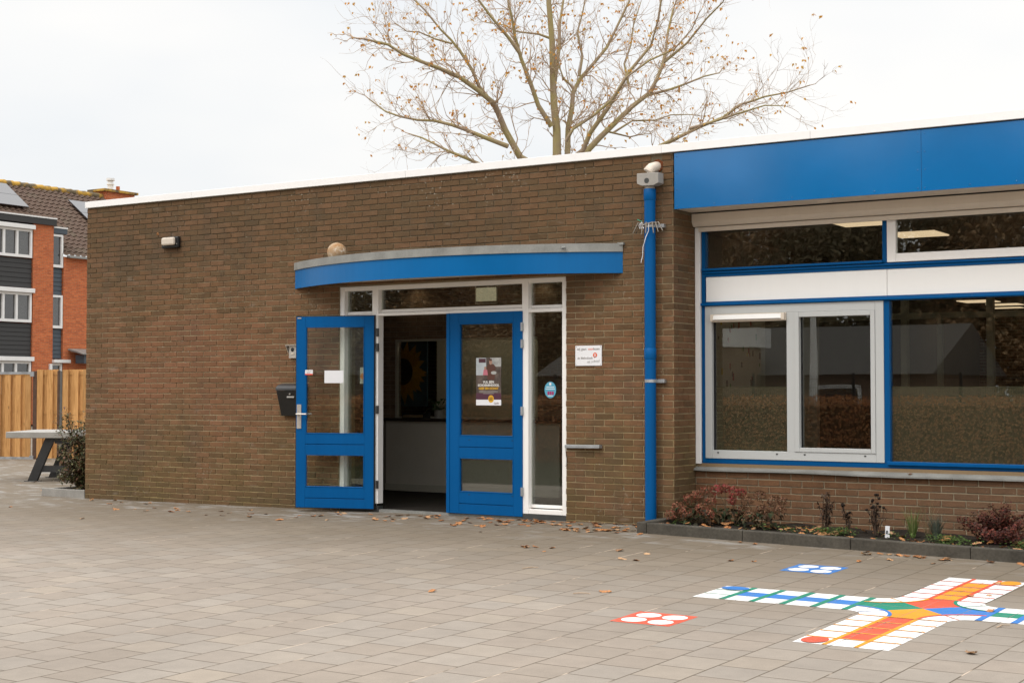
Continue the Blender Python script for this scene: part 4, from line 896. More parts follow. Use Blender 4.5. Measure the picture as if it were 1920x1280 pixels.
dead = leafmat('withered_dark_leaves', (.035, .022, .016), (.06, .035, .022), (.09, .05, .03), trans=.1); dstem = plain('dead_stem', (.06, .038, .025), .85)
stems('tall withered plant with curled dark brown leaves against the low wall', 'withered_plant', 'plant', (10.08, -.05, sz(10.08, 0)), 12, .40, .12, dstem, 9, lm=dead)
seedm = plain('black_seed_head', (.018, .012, .009), .9, .2, .2, 90, 0, .003, 300)
stems('small coneflower with a few black seed heads and dead leaves', 'coneflower', 'plant', (10.33, -.1, sz(10.33, 0)), 6, .27, .1, dstem, 7, heads=.014, hm=seedm, lm=dead, grp='coneflowers with black seed heads')
stems('taller coneflower with many black seed heads beside the white tag', 'coneflower', 'plant', (10.58, -.08, sz(10.58, 0)), 13, .37, .1, dstem, 5, heads=.015, hm=seedm, lm=dead, grp='coneflowers with black seed heads')
TG = thing('plant_tag', 'small white plant tag standing in the soil', 'plant tag', (10.71, -.18, sz(10.71, -.18)))
q = MB(); q.obox((10.695, -.18, .02), (.038, .01, 0), (-.001, .002, 0), (.003, 0, .11)); q.build('tag_blade', M['paper'], TG); q = MB(); q.obox((10.705, -.183, .06), (.014, .004, 0), (-.0005, .001, 0), (.002, 0, .028)); q.build('tag_mark', flat('dark_tag_mark', (.05, .06, .08)), TG)
def blades(label, name, foot, n, h, spread, m, w_=.006):
    T = thing(name, label, 'grass tuft' if 'grass' in name else 'plant', foot); mb = MB(); f = Vector(foot)
    for _ in range(n):
        a = RND.uniform(0, 2*pi); l = h*RND.uniform(.5, 1); out = spread*RND.uniform(.1, 1); d = Vector((cos(a), sin(a)*.6, 0)); s = Vector((-sin(a), cos(a), 0))*w_*.5; b = f + d*.02
        p = [b, b + d*out*.4 + Vector((0, 0, l*.6)), b + d*out + Vector((0, 0, l))]
        mb.add([p[0]-s, p[0]+s, p[1]+s*.8, p[1]-s*.8, p[2]], [(0,1,2,3),(3,2,4)])
    mb.build('blade', m, T, recalc=False); return T
blades('fresh green grass tuft between the tag and the lavender', 'grass_tuft', (10.93, -.12, sz(10.93, 0)), 60, .3, .13, leafmat('grass_green', (.07, .13, .025), (.12, .17, .04), (.2, .2, .08)))
blades('wispy tall straw coloured grass tuft behind the green one', 'straw_grass', (11.0, .1, sz(11, .1)), 45, .42, .2, leafmat('straw', (.3, .24, .14), (.22, .16, .09), (.2, .2, .1)), .003)
blades('grey green lavender plant left of the red barberry', 'lavender', (11.12, -.05, sz(11.12, 0)), 130, .24, .14, leafmat('lavender_grey', (.09, .11, .08), (.12, .14, .1), (.07, .08, .07)), .005)
BB = thing('barberry_shrub', 'dark red barberry shrub at the right end of the bed', 'shrub', (11.68, -.12, sz(11.68, -.1)))
st = MB(); lf = MB(); f = Vector((11.68, -.12, sz(11.68, -.1)))
for i in range(46):
    a = RND.uniform(0, 2*pi); e_ = RND.uniform(.25, 1.5); l = RND.uniform(.22, .36); d = Vector((cos(a)*cos(e_)*1.15, sin(a)*cos(e_)*.8, sin(e_)*.95)); tp = f + d*l; mid = f + d*l*.5 + Vector((0, 0, .03)); st.tube([f, mid, tp], [.004, .003, .0015], 4)
    for k in range(95):
        t_ = RND.uniform(.25, 1.08); p = f.lerp(tp, t_) + Vector((RND.gauss(0, .018), RND.gauss(0, .018), RND.gauss(0, .018))); a2 = RND.uniform(0, 2*pi); lf.leaf(p, (cos(a2), sin(a2), RND.uniform(-.2, 1)), d, RND.uniform(.02, .036), .017, .2)
st.build('stem', dstem, BB); lf.build('foliage', leafmat('barberry_red', (.055, .016, .014), (.1, .022, .018), (.05, .028, .014), (.2, .045, .028), (.035, .02, .012), trans=.15), BB, recalc=False)
gcv = MB()
for (cx_, cy_, sp_, n) in ((10.28, -.28, .16, 260), (10.12, -.33, .1, 90), (11.28, -.3, .16, 190), (11.4, -.45, .14, 130), (9.9, -.38, .14, 60), (12.0, -.3, .07, 110), (8.75, -.45, .12, 20), (9.6, -.4, .2, 30), (12.0, -.55, .12, 60), (10.85, -.35, .15, 60), (11.95, -.35, .08, 40)):
    for _ in range(n):
        x, y = RND.gauss(cx_, sp_*.6), RND.gauss(cy_, sp_*.4); h = RND.uniform(.0, .07)
        if y < ky(x) + .12: continue
        p = Vector((x, y, sz(x, y) + h)); a = RND.uniform(0, 2*pi); gcv.leaf(p, (cos(a), sin(a), RND.uniform(-.1, .6)), (0, 0, 1), RND.uniform(.018, .045), RND.uniform(.012, .028), .2)
o = gcv.build('ground_cover', leafmat('weed_green', (.05, .1, .02), (.08, .14, .03), (.13, .18, .05)), recalc=False); o['kind'] = 'stuff'; tag(o, 'low green weeds scattered over the soil of the bed', 'weeds')

# ------------------------------------------------------------------ fallen leaves
def oak_leaf(seed):
    r = random.Random(seed); L_ = .085; pts = []; n = 9; curl = r.uniform(.05, .32); tw = r.uniform(-.5, .5); sag_ = r.uniform(-.3, .3)
    vs = []; fs = []
    for i in range(n + 1):
        t_ = i / n; w_ = (.018 + .012*sin(t_*pi)) * (1.25 if i % 2 else .7) * (1 if 0 < i < n else .25); x = (t_ - .5)*L_
        for s in (-1, 0, 1):
            zz = curl*.05*abs(s)*(.5 + .5*sin(t_*5 + seed)) + sag_*.12*(t_ - .5)**2*L_*4 + .01*abs(curl)*(2*t_ - 1)**2 + s*tw*.012*t_
            vs.append((x, s*w_*(1 + r.uniform(-.15, .15)), zz + .004))
    for i in range(n):
        for k in (0, 1): a = i*3 + k; fs.append((a, a+1, a+4, a+3))
    m = MB(); m.add(vs, fs, True); zmin = min(v[2] for v in m.v); m.v = [(a, b, c_ - zmin + .002) for a, b, c_ in m.v]
    me = bpy.data.meshes.new('fallen_leaf'); me.from_pydata(m.v, [], m.f); me.materials.append(M['dryleaf']); return me
LM = [oak_leaf(i) for i in range(6)]
def put_leaf(x, y, z, lab, grp, s=1, tilt=.15, name='fallen_leaf'):
    o = bpy.data.objects.new(name, RND.choice(LM)); COL.objects.link(o); o.location = (x, y, z); o.rotation_euler = (RND.uniform(-tilt, tilt), RND.uniform(-tilt, tilt), RND.uniform(0, 2*pi)); k = s*RND.uniform(.5, 1.1); o.scale = (k, k, k); tag(o, lab, 'leaf', grp)
LP = ('dry brown fallen leaf lying loose on the grey paving', 'fallen leaves on the paving')
pl_ = []
for _ in range(70): pl_.append((RND.uniform(6.2, 8.38), -abs(RND.gauss(0, .3)) - .04))
for _ in range(34): x = RND.gauss(7.9, .25); pl_.append((x, RND.gauss(-.62, .1)))
for _ in range(36): pl_.append((RND.uniform(4.2, 7), -abs(RND.gauss(0, .45)) - .1))
for _ in range(26): pl_.append((RND.uniform(.1, 4), -abs(RND.gauss(0, .7)) - .05))
for _ in range(12): x = RND.uniform(8.45, 12.2); pl_.append((x, ky(x) - abs(RND.gauss(0, .08)) - .06))
for _ in range(12): pl_.append((RND.gauss(11.2, .25), ky(11.2) - .09 - abs(RND.gauss(0, .07))))
for _ in range(9): pl_.append((RND.uniform(8, 12.5), RND.uniform(-2.4, -1)))
pl_ += [(8.02, -2.02), (8.07, -2.06), (8.13, -1.99), (8.3, -2.0), (8.35, -2.22), (12.3, -2.7), (12.2, -2.8), (12.5, -3.4), (9.9, -3.9), (12.8, -4.9), (12.2, -2.1), (8.8, -4.5)]
for _ in range(10): pl_.append((RND.uniform(-6, -1), RND.uniform(-1, 3)))
for (x, y) in pl_:
    if 8.4 < x and y > ky(x) - .03: continue
    put_leaf(x, y, gz(x, y) + .001, *LP)
for _ in range(105):
    x = RND.uniform(8.55, 12.3); y = RND.uniform(ky(x) + .14, .1); put_leaf(x, y, sz(x, y) + RND.uniform(.008, .025), 'dry brown fallen leaf lying on the soil of the flower bed', 'fallen leaves in the flower bed', 1.0, .4)
put_leaf(10.72, .46, .566, 'single dry leaf lying on the metal window sill', None, .9, .1)
put_leaf(1.303, -.01, 3.306, 'single dry leaf stuck to the brick wall left of the lamp', None, .7, 1.2)
for x, lb in ((6.80, 'dry leaf at the left corner of the side window bead'), (7.17, 'dry leaf at the right corner of the side window bead')): put_leaf(x, .055, .103, lb, None, .45, .3)
for (x, y, lb) in ((8.75, -3.2, 'thin brown twig lying on the open paving in mid yard'), (12.7, -4.0, 'thin brown twig lying right of the painted board game'), (9.75, -4.1, 'thin brown twig lying above the red dice square')):
    q = MB(); a = RND.uniform(0, 3); z = gz(x, y) + .006; q.tube([(x, y, z), (x + .05*cos(a), y + .05*sin(a), z + .006), (x + .1*cos(a + .3), y + .1*sin(a + .3), z + .002), (x + .13*cos(a - .1), y + .13*sin(a - .1), z + .003)], [.003, .004, .003, .002], 5); tag(q.build('twig', M['twig']), lb, 'twig')

# ------------------------------------------------------------------ left corner: bed, bush, table, fence
m = MB(); m.box(-.84, -.012, -.0, .06, -.2, .055); tag(m.build('kerbstone', M['concrete'], bevel=.006), 'pale kerbstone in front of the bush at the left wall corner', 'kerbstone')
m = MB(); m.box(-.84, -.76, .0605, 1.6, -.2, .05); tag(m.build('kerbstone', M['concrete'], bevel=.006), 'pale kerbstone running back past the bush to the table', 'kerbstone')
struct(grid_mesh([-.76 + .075*i for i in range(11)], [.06 + .11*i for i in range(15)], lambda x, y: .015 + .015*sin(x*13 + y*7)).build('soil', M['soil'], recalc=False))
BU = thing('bush', 'sprawling dark green bush with reddish leaves at the left wall corner', 'bush', (-.5, .32, .02))
st = MB(); lf = MB(); f = Vector((-.42, .32, .02))
for i in range(40):
    a = RND.uniform(0, 2*pi); e_ = RND.uniform(.05, 1.5); l = RND.uniform(.5, 1.18)*(.5 + .55*sin(e_)); d = Vector((cos(a)*cos(e_)*.95 - .14, sin(a)*cos(e_)*.5 + .08, sin(e_))); tp = f + d*l
    if tp.y < .1: tp.y = .1
    mid = f.lerp(tp, .5) + Vector((0, 0, .08)); st.tube([f, mid, tp], [.009, .006, .002], 5)
    for k in range(115):
        t_ = RND.uniform(.15, 1.02); p = (f.lerp(mid, t_*2) if t_ < .5 else mid.lerp(tp, 2*t_ - 1)) + Vector((RND.gauss(0, .035), RND.gauss(0, .035), RND.gauss(0, .035)))
        if p.z < .05: continue
        a2 = RND.uniform(0, 2*pi); lf.leaf(p, (cos(a2), sin(a2), RND.uniform(-.6, .6)), (0, 0, 1), RND.uniform(.04, .08), RND.uniform(.024, .042), .25)
st.build('stem', dstem, BU); lf.build('foliage', leafmat('bush_green', (.07, .078, .032), (.11, .115, .045), (.055, .06, .027), (.22, .1, .06), (.13, .14, .055), (.16, .085, .05), trans=.25), BU, recalc=False)

RV = Vector((cos(YAW), sin(YAW), 0)); FV = Vector((-sin(YAW), cos(YAW), 0))
A = Vector((-3.839, 1.805, 0)); TT = thing('table_tennis_table', 'grey concrete table tennis table on black steel trestle legs', 'table', (-3.2, 3.0, -.05))
q = MB(); q.obox(A + Vector((0, 0, .615)), RV*2.74, FV*1.52, (0, 0, .095)); q.build('table_top', plain('table_concrete', (.34, .325, .295), .45, .5, .1, 3), TT, bevel=.008)
def leg(o): 
    g = MB(); p0, p1 = o + Vector((0, 0, -.05)), o + RV*.27 + Vector((0, 0, .6145)); g.add([p0, p0 + RV*.14, p0 + RV*.14 + FV*.09, p0 + FV*.09, p1, p1 + RV*.14, p1 + RV*.14 + FV*.09, p1 + FV*.09], [(0,3,2,1),(4,5,6,7),(0,1,5,4),(1,2,6,5),(2,3,7,6),(3,0,4,7)])
    g.obox(p0 - RV*.05, RV*.24, FV*.1, (0, 0, .008)); g.build('leg', M['dark_steel'], TT)
Lp = Vector((-3.613, 2.038, 0)); leg(Lp); leg(Lp + FV*1.05)
q = MB(); 
for s in (0, 1.05):
    o = Lp + FV*s; p0 = o + RV*2.2; q.obox(o + RV*.2 + FV*.02 + Vector((0, 0, .09)), RV*2.0, FV*.05, (0, 0, .1)); q.obox(o + RV*.41 + FV*.02 + Vector((0, 0, .53)), RV*1.7, FV*.05, (0, 0, .08))
q.build('cross_bar', M['dark_steel'], TT)
for s in (0, 1.05):
    o = Lp + FV*s + RV*2.05; g = MB(); p0, p1 = o + RV*.27 + Vector((0, 0, -.05)), o + Vector((0, 0, .6145)); g.add([p0, p0 + RV*.14, p0 + RV*.14 + FV*.09, p0 + FV*.09, p1, p1 + RV*.14, p1 + RV*.14 + FV*.09, p1 + FV*.09], [(0,3,2,1),(4,5,6,7),(0,1,5,4),(1,2,6,5),(2,3,7,6),(3,0,4,7)]); g.build('leg', M['dark_steel'], TT)
# fence line
FO = Vector((-10.44, 6.93, -.056)); FD = Vector((.927, .375, 0)); FN = Vector((.375, -.927, 0))
def fp_(t_, z, n_=0): return FO + FD*t_ + FN*n_ + Vector((0, 0, z))
def planks(mb, t0, t1, z0, z1, w_=.125, gap=.112):
    t_ = t0; k = 0
    while t_ < t1 - .03:
        e_ = min(t_ + w_, t1); dz = RND.uniform(-.006, .006); mb.obox(fp_(t_, z0, .045 if k % 2 == 0 else .0), FD*(e_ - t_), FN*.02, (0, 0, z1 - z0 + dz)); t_ += gap; k += 1
GA = thing('wooden_gate', 'wide wooden plank gate in a galvanised steel frame', 'gate', tuple(fp_(-.6, 0)))
q = MB(); planks(q, -3.0, .72, .03, 1.74); q.build('plank_panel', M['wood'], GA)
for a, b in ((1.735, 1.785), (.0, .045)): q = MB(); q.obox(fp_(-3.0, a, .055), FD*3.74, FN*.02, (0, 0, b - a)); q.build('steel_rail', M['steel'], GA)
q = MB(); q.obox(fp_(.7, 1.69, .055), FD*.09, FN*.035, (0, 0, .1)); q.obox(fp_(.7, .0, .055), FD*.09, FN*.035, (0, 0, .07)); q.build('hinge', M['steel'], GA)
for i, (a, b, lb) in enumerate(((.845, 1.29, 'narrow wooden plank fence panel between the gate post and the grey post'), (1.41, 5.2, 'wooden plank fence panel right of the grey post behind the table'))):
    T = thing('plank_fence', lb, 'fence', tuple(fp_((a + b)/2, 0)), 'wooden fence panels'); q = MB(); planks(q, a, b, .02, 1.83); q.build('plank_panel', M['wood'], T)
    for z in (.35, .92, 1.72): q = MB(); q.obox(fp_(a, z, .0205), FD*(b - a), FN*.009, (0, 0, .075)); q.build('rail', M['wood'], T)
for a, b, mm, lb, h in ((.755, .84, M['post'], 'slim dark brown fence post beside the gate', 1.8), (1.295, 1.345, M['post'], 'slim dark brown fence post against the grey one', 1.81), (1.348, 1.405, M['graypost'], 'slim grey concrete fence post between the fence panels', 1.8)):
    q = MB(); q.obox(fp_(a, -.1, 0), FD*(b - a), FN*.07, (0, 0, h + .1)); tag(q.build('fence_post', mm, bevel=.006), lb, 'post', 'fence posts')

# ------------------------------------------------------------------ terraced houses behind the fence
HX = -33.0
HS = thing('terraced_house', 'orange brick terraced house with dark cladding and brown tiled roof', 'house', (HX, 27, 0))
w = MB(); w.box(HX - 9, HX - .35, 12, 27.82, 0, 6.8); w.box(HX - 9, HX - .02, 27.82, 46, 0, 6.78); w.build('wall', M['brick_red'], HS)
bx('brick_pier', M['brick_red'], HS, HX - .349, HX + .02, 26.26, 27.262, 0, 7.97); bx('dormer_wall', M['brick_red'], HS, HX - 3, HX - .5, 12, 27.26, 6.8, 8.2)
clad = plain('dark_cladding', (.035, .034, .033), .6, .4, .12); clad2 = plain('blue_grey_cladding', (.06, .075, .09), .6, .4, .1)
q = MB()
def boards(mb, y0, y1, z0, z1, x, m_):
    n = max(1, round((z1 - z0)/.18)); h = (z1 - z0)/n
    for i in range(n): mb.prism([(x - .06, y0, z0 + i*h), (x + .02, y0, z0 + i*h + .004), (x, y0, z0 + (i+1)*h - .004), (x - .06, y0, z0 + (i+1)*h)], (0, y1 - y0, 0))
for (nm_, m_, a, b, c_, d, x_) in (('cladding', clad, 12, 26.24, 5.42, 6.56, .06), ('cladding', clad, 12, 26.24, 2.62, 4.0, .06), ('side_cladding', clad2, 27.27, 27.8, 5.22, 6.27, .12), ('side_cladding', clad2, 27.27, 27.8, 2.65, 3.83, .12)):
    q = MB(); boards(q, a, b, c_, d, HX - x_, 0); q.build(nm_, m_, HS)
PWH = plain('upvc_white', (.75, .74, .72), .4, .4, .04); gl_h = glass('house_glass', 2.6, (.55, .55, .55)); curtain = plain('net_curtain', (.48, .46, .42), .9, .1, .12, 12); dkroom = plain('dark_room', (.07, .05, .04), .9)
def house_window(y0, y1, z0, z1, mull, x=HX, curt=()):
    f = MB(); t_ = .09; f.box(x - .08, x + .03, y0, y1, z0, z0 + t_ + .02); f.box(x - .08, x + .03, y0, y1, z1 - t_, z1); f.box(x - .08, x + .03, y0, y0 + t_, z0 + t_ + .0205, z1 - t_ - .0005); f.box(x - .08, x + .03, y1 - t_, y1, z0 + t_ + .0205, z1 - t_ - .0005)
    for y in mull: f.box(x - .08, x + .029, y - .05, y + .05, z0 + t_ + .0205, z1 - t_ - .0005)
    w_ = f.build('window', PWH, HS)
    bx('pane', gl_h, w_, x - .05, x - .045, y0 + .02, y1 - .02, z0 + .02, z1 - .02)
    ed_ = [y0] + list(mull) + [y1]
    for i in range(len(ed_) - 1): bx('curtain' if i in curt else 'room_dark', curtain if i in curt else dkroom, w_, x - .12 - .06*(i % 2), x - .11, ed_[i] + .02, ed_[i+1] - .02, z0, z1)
house_window(22.6, 26.2, 6.60, 7.72, (24.85, 25.48), curt=(1, 2)); house_window(22.6, 26.2, 4.04, 5.2, (24.85, 25.48), curt=(0, 2)); house_window(22.6, 26.2, 1.2, 2.5, (24.85, 25.48))
house_window(27.0, 27.79, 6.32, 7.66, (), HX - .05, (0,)); house_window(27.0, 27.79, 3.86, 5.2, (), HX - .05, (0,)); house_window(27.0, 27.79, 1.2, 2.45, (), HX - .05)
for z, y1 in ((7.73, 26.26), (5.21, 26.26), (2.51, 26.26)): bx('sunblind_box', PWH, HS, HX - .05, HX + .16, 20, y1, z, z + .17, bevel=.01)
bx('sunblind_box', PWH, HS, HX - .05, HX + .16, 27.24, 28.08, 2.47, 2.6)
bx('dormer_fascia', clad, HS, HX - .5, HX + .12, 12, 27.335, 7.975, 8.23); bx('dormer_trim', PWH, HS, HX - .5, HX + .14, 12, 27.35, 8.2305, 8.285)
bx('side_fascia', clad2, HS, HX - 1.5, HX + .02, 27.263, 27.965, 7.69, 7.9); bx('side_trim', PWH, HS, HX - 1.5, HX + .04, 27.263, 27.975, 7.9005, 7.955); bx('side_dormer_cheek', clad2, HS, HX - 1.5, HX - .14, 27.263, 27.8, 6.27, 7.689)
q = MB(); q.prism([(HX + .02, 28.05, 3.05), (HX + .9, 28.05, 2.84), (HX + .9, 28.05, 2.80), (HX + .02, 28.05, 2.98)], (0, 1.6, 0)); q.build('porch_roof', M['zinc'], HS); bx('porch_front', clad2, HS, HX + .3, HX + .8, 28.2, 29.6, 2.45, 2.79)
bx('gutter', M['zinc'], HS, HX + .02, HX + .2, 27.95, 46, 6.74, 6.83); bx('post_box', PWH, HS, HX + .0205, HX + .1, 27.08, 27.2, 2.15, 2.42)
# pantile roof: rows that step, columns that roll
ez, rz_, rx = 6.8, 10.15, -4.55; rows = 17; tile = .3; ycols = int(34/tile); vs = []; fs = []; per = 6
sl_len = math.hypot(rx, rz_ - ez); dirv = Vector((rx/sl_len, 0, (rz_ - ez)/sl_len)); nrm = Vector((-dirv.z, 0, dirv.x)); nrm = nrm if nrm.z > 0 else -nrm; nc = ycols*per + 1
for r_ in range(rows):
    for e_ in (0, 1):
        for c_ in range(nc):
            y = 12 + c_*tile/per; ph = (c_ % per)/per*2*pi; h = .045*max(0, sin(ph)) + .012*sin(ph) + (.045 if e_ == 0 else 0)
            vs.append(Vector((HX + .1, y, ez)) + dirv*(sl_len*(r_ + e_)/rows) + nrm*h)
for r_ in range(rows*2 - 1):
    for c_ in range(nc - 1):
        a = r_*nc + c_
        if vs[a].y < 27.75 and vs[a].z < 7.9: continue
        fs.append((a, a+1, a+nc+1, a+nc))
q = MB(); q.add(vs, fs, False)
def roofm():
    t = NT('brown_roof_tiles'); p = t.pos(); n1 = t.noise(p, 1.2, 4); n2 = t.noise(p, 9, 4)
    col = t.mix(n2, (.075, .045, .033), (.13, .085, .06)); col = t.mix(t.ramp(n1, (.5, 0), (.7, .5)), col, (.11, .09, .06)); return t.bsdf(col, .8, .3)
RF = q.build('roof', roofm(), HS)
bx('roof_back', M['roofing'], HS, HX - 9, HX + rx, 12, 46, 6.8, 6.85)
q = MB(); k = 0
for k in range(85):
    y = 12 + k*.4; q.tube([(HX + rx + .1, y, rz_ + .02), (HX + rx + .1, y + .38, rz_ + .035)], [.13, .15], 10)
def ridgem():
    t = NT('mossy_ridge'); p = t.pos(); return t.bsdf(t.mix(t.ramp(t.noise(p, 2.6, 4), (.42, 0), (.56, 1)), (.13, .1, .06), (.46, .27, .05)), .9, .2)
q.build('ridge_tile', ridgem(), RF)
def solar(y0, y1, s0, s1, n):
    for i in range(n):
        a = s0 + (s1 - s0)*i/n + .01; b = s0 + (s1 - s0)*(i + 1)/n - .01; o = Vector((HX + .1, y0, ez)) + nrm*.16
        q = MB(); q.obox(o + dirv*a, (0, y1 - y0, 0), dirv*(b - a), nrm*.04); q.build('solar_panel', SOL, HS)
t = NT('solar_glass'); SOL = t.bsdf((.03, .032, .04), .12, 1, 0)
solar(24.0, 28.15, 3.45, 5.3, 2); solar(31.0, 36, 2.55, 4.6, 2)
CH = MB(); CH.box(HX - 5.1, HX - 4.2, 33.75, 35.5, 9.4, 10.42); ch = CH.build('chimney', M['brick_red'], HS)
bx('chimney_cap', ridgem(), ch, HX - 5.25, HX - 4.1, 33.6, 35.65, 10.4205, 10.53)
q = MB(); q.tube([(HX - 4.6, 34.4, 10.53), (HX - 4.6, 34.4, 10.98)], .13, 14); q.tube([(HX - 4.6, 34.4, 11.0), (HX - 4.6, 34.4, 11.1)], .19, 14); q.tube([(HX - 4.6, 34.4, 10.8), (HX - 4.6, 34.4, 10.85)], .17, 14); q.build('flue', PWH, ch)
MB().tube([(HX - 4.6, 34.85, 10.53), (HX - 4.6, 34.85, 10.78)], .09, 12).build('clay_pot', M['brick_red'], ch)

# ------------------------------------------------------------------ bare tree behind the roof
def tree_main():
    T = thing('bare_tree', 'large bare autumn tree with a few orange leaves behind the flat roof', 'tree', (-6.3, 22.4, 0))
    base = CAMP + FV*42 + RV*1.27; base.z = 0; ks_ = .007315; r = random.Random(11)
    def pt(cx, cy, dep): return base + RV*((cx - 870)*ks_*.9) + FV*dep + Vector((0, 0, 7.95 + (592 - cy)*ks_))
    tr_ = MB(); tw = MB(); lf = MB()
    tr_.tube([base + Vector((0, 0, -.2)), base + Vector((0, 0, .4)), base + Vector((.05, 0, 3)), base + Vector((0, .05, 5)), pt(872, 640, 0), pt(870, 590, 0)], [.42, .34, .3, .27, .21, .14], 12)
    limbs = [   # traced limb lines: depth at end, radius start, radius end, points
     (0, .125, .05, [(870,600),(865,490),(857,400),(855,300),(848,150),(838,0),(850,-150),(830,-330),(850,-480)]),
     (1.5, .07, .02, [(858,300),(880,150),(885,60),(905,-60),(920,-200)]),
     (-.8, .075, .025, [(847,485),(790,400),(750,310),(715,230),(690,150),(685,100),(665,30),(655,-40),(600,-160)]),
     (-1.5, .06, .02, [(715,230),(660,170),(590,100),(530,30),(480,-40)]),
     (-2, .11, .03, [(868,680),(710,610),(650,510),(610,430),(600,410),(540,370),(460,325),(380,295),(300,275),(230,255),(170,225),(75,205)]),
     (-1, .06, .018, [(600,410),(540,340),(510,280),(460,210),(420,170),(380,130),(310,60),(240,0)]),
     (-.5, .03, .012, [(420,170),(350,150),(280,130),(230,125),(180,95)]),
     (1.5, .07, .018, [(660,550),(560,510),(480,480),(420,455),(340,440),(260,430),(190,410),(120,385),(40,335)]),
     (2.5, .075, .018, [(868,690),(700,660),(580,620),(480,580),(400,540),(330,500),(270,470),(210,450)]),
     (1, .1, .03, [(885,640),(915,590),(920,480),(935,400),(945,330),(970,280),(1030,210),(1090,150),(1130,80),(1190,-40)]),
     (.5, .045, .015, [(970,280),(985,200),(960,100),(980,30),(1000,-60)]),
     (0, .035, .012, [(945,330),(900,290),(880,250),(860,190)]),
     (1.8, .11, .03, [(890,650),(985,580),(1060,510),(1130,445),(1200,380),(1280,320),(1310,270),(1340,210),(1360,150),(1370,60),(1400,-40)]),
     (2.5, .045, .012, [(1280,320),(1380,290),(1460,260),(1540,225),(1610,205),(1640,170)]),
     (-1.2, .085, .025, [(885,640),(975,580),(1010,510),(1080,420),(1130,350),(1180,280),(1260,200),(1290,100),(1310,-20)]),
     (-1.5, .05, .015, [(905,560),(930,515),(1020,460),(1090,410),(1150,330),(1250,260),(1350,220),(1420,150),(1450,90)]),
     (3, .035, .01, [(1130,460),(1220,410),(1320,400),(1400,375),(1480,360),(1540,365)]),
     (-3, .075, .014, [(890,700),(1150,640),(1300,580),(1380,545),(1460,520),(1540,490),(1600,455),(1700,430),(1780,420),(1860,405)]),
     (-3.5, .045, .012, [(1400,540),(1480,525),(1580,500),(1680,480),(1740,490)]),
     (2, .03, .01, [(1100,475),(1200,490),(1250,470),(1300,460)]),
     (1, .04, .012, [(1180,300),(1170,220),(1200,140),(1210,60),(1240,-40)]),
     (-2, .04, .012, [(1310,270),(1400,200),(1480,120),(1540,60),(1555,40)]),
     (.5, .04, .012, [(852,130),(790,110),(700,100),(640,70),(560,60)]),
    ]
    def grow(p, d, L_, rad, lev):
        n = 4; pts = [p]; q = p.copy(); dd = d.copy()
        for i in range(n):
            dd = (dd + Vector((r.gauss(0, .22), r.gauss(0, .22), r.gauss(.06, .22)))).normalized(); q = q + dd*(L_/n); pts.append(q.copy())
        tw.tube(pts, [rad*(1 - .72*i/n) for i in range(n + 1)], 4 if rad > .012 else 3, False)
        if lev > 0:
            for _ in range(r.choice((2, 3, 3, 4))):
                k = r.randint(1, n); s = (pts[k] - pts[k-1]).normalized(); o_ = Vector((r.gauss(0, 1), r.gauss(0, 1), r.gauss(.2, 1))).normalized(); grow(pts[k], (s*.9 + o_*.75).normalized(), L_*r.uniform(.45, .75), rad*.62, lev - 1)
        elif r.random() < .2:
            for _ in range(r.randint(1, 3)): a = r.uniform(0, 2*pi); lf.leaf(q + Vector((r.gauss(0, .03), r.gauss(0, .03), -.01)), (cos(a), sin(a), -.9), (r.gauss(0, 1), r.gauss(0, 1), 1), .1, .065, .3)
    for dep, r0, r1, pts in limbs:
        n = len(pts); P_ = []
        for i, (a, b) in enumerate(pts): P_.append(pt(a + r.uniform(-4, 4), b + r.uniform(-4, 4), dep*(.15 + .85*i/(n - 1)) if r0 > .06 else dep*(.6 + .4*i/(n - 1))))
        tr_.tube(P_, [r0 + (r1 - r0)*(i/(n - 1))**.8 for i in range(n)], 8)
        for i in range(1, n):
            seg = P_[i] - P_[i-1]; s = seg.normalized(); cnt = 4 if i > 1 else 1
            for _ in range(cnt):
                o_ = Vector((r.gauss(0, 1), r.gauss(0, 1), r.gauss(.15, 1))).normalized(); b = P_[i-1].lerp(P_[i], r.random()); rad = (r0 + (r1 - r0)*i/n)
                grow(b, (s*.8 + o_*.8).normalized(), r.uniform(.55, 1.25), clamp(rad*.33, .007, .019), 2 if r.random() < .75 else 1)
        grow(P_[-1], (P_[-1] - P_[-2]).normalized(), .6, max(.008, r1*.9), 2)
        for _ in range(1):                       # leaves that still hang along the limb
            i = r.randint(1, n - 1); b = P_[i-1].lerp(P_[i], r.random())
            for _ in range(r.randint(2, 5)): a = r.uniform(0, 2*pi); lf.leaf(b + Vector((r.gauss(0, .07), r.gauss(0, .07), r.gauss(0, .07))), (cos(a), sin(a), -.7), (r.gauss(0, 1), r.gauss(0, 1), 1), .12, .085, .3)
    tr_.build('trunk', M['bark'], T, recalc=False); tw.build('crown', M['twig'], T, recalc=False); lf.build('foliage', M['autumn'], T, recalc=False)
tree_main()

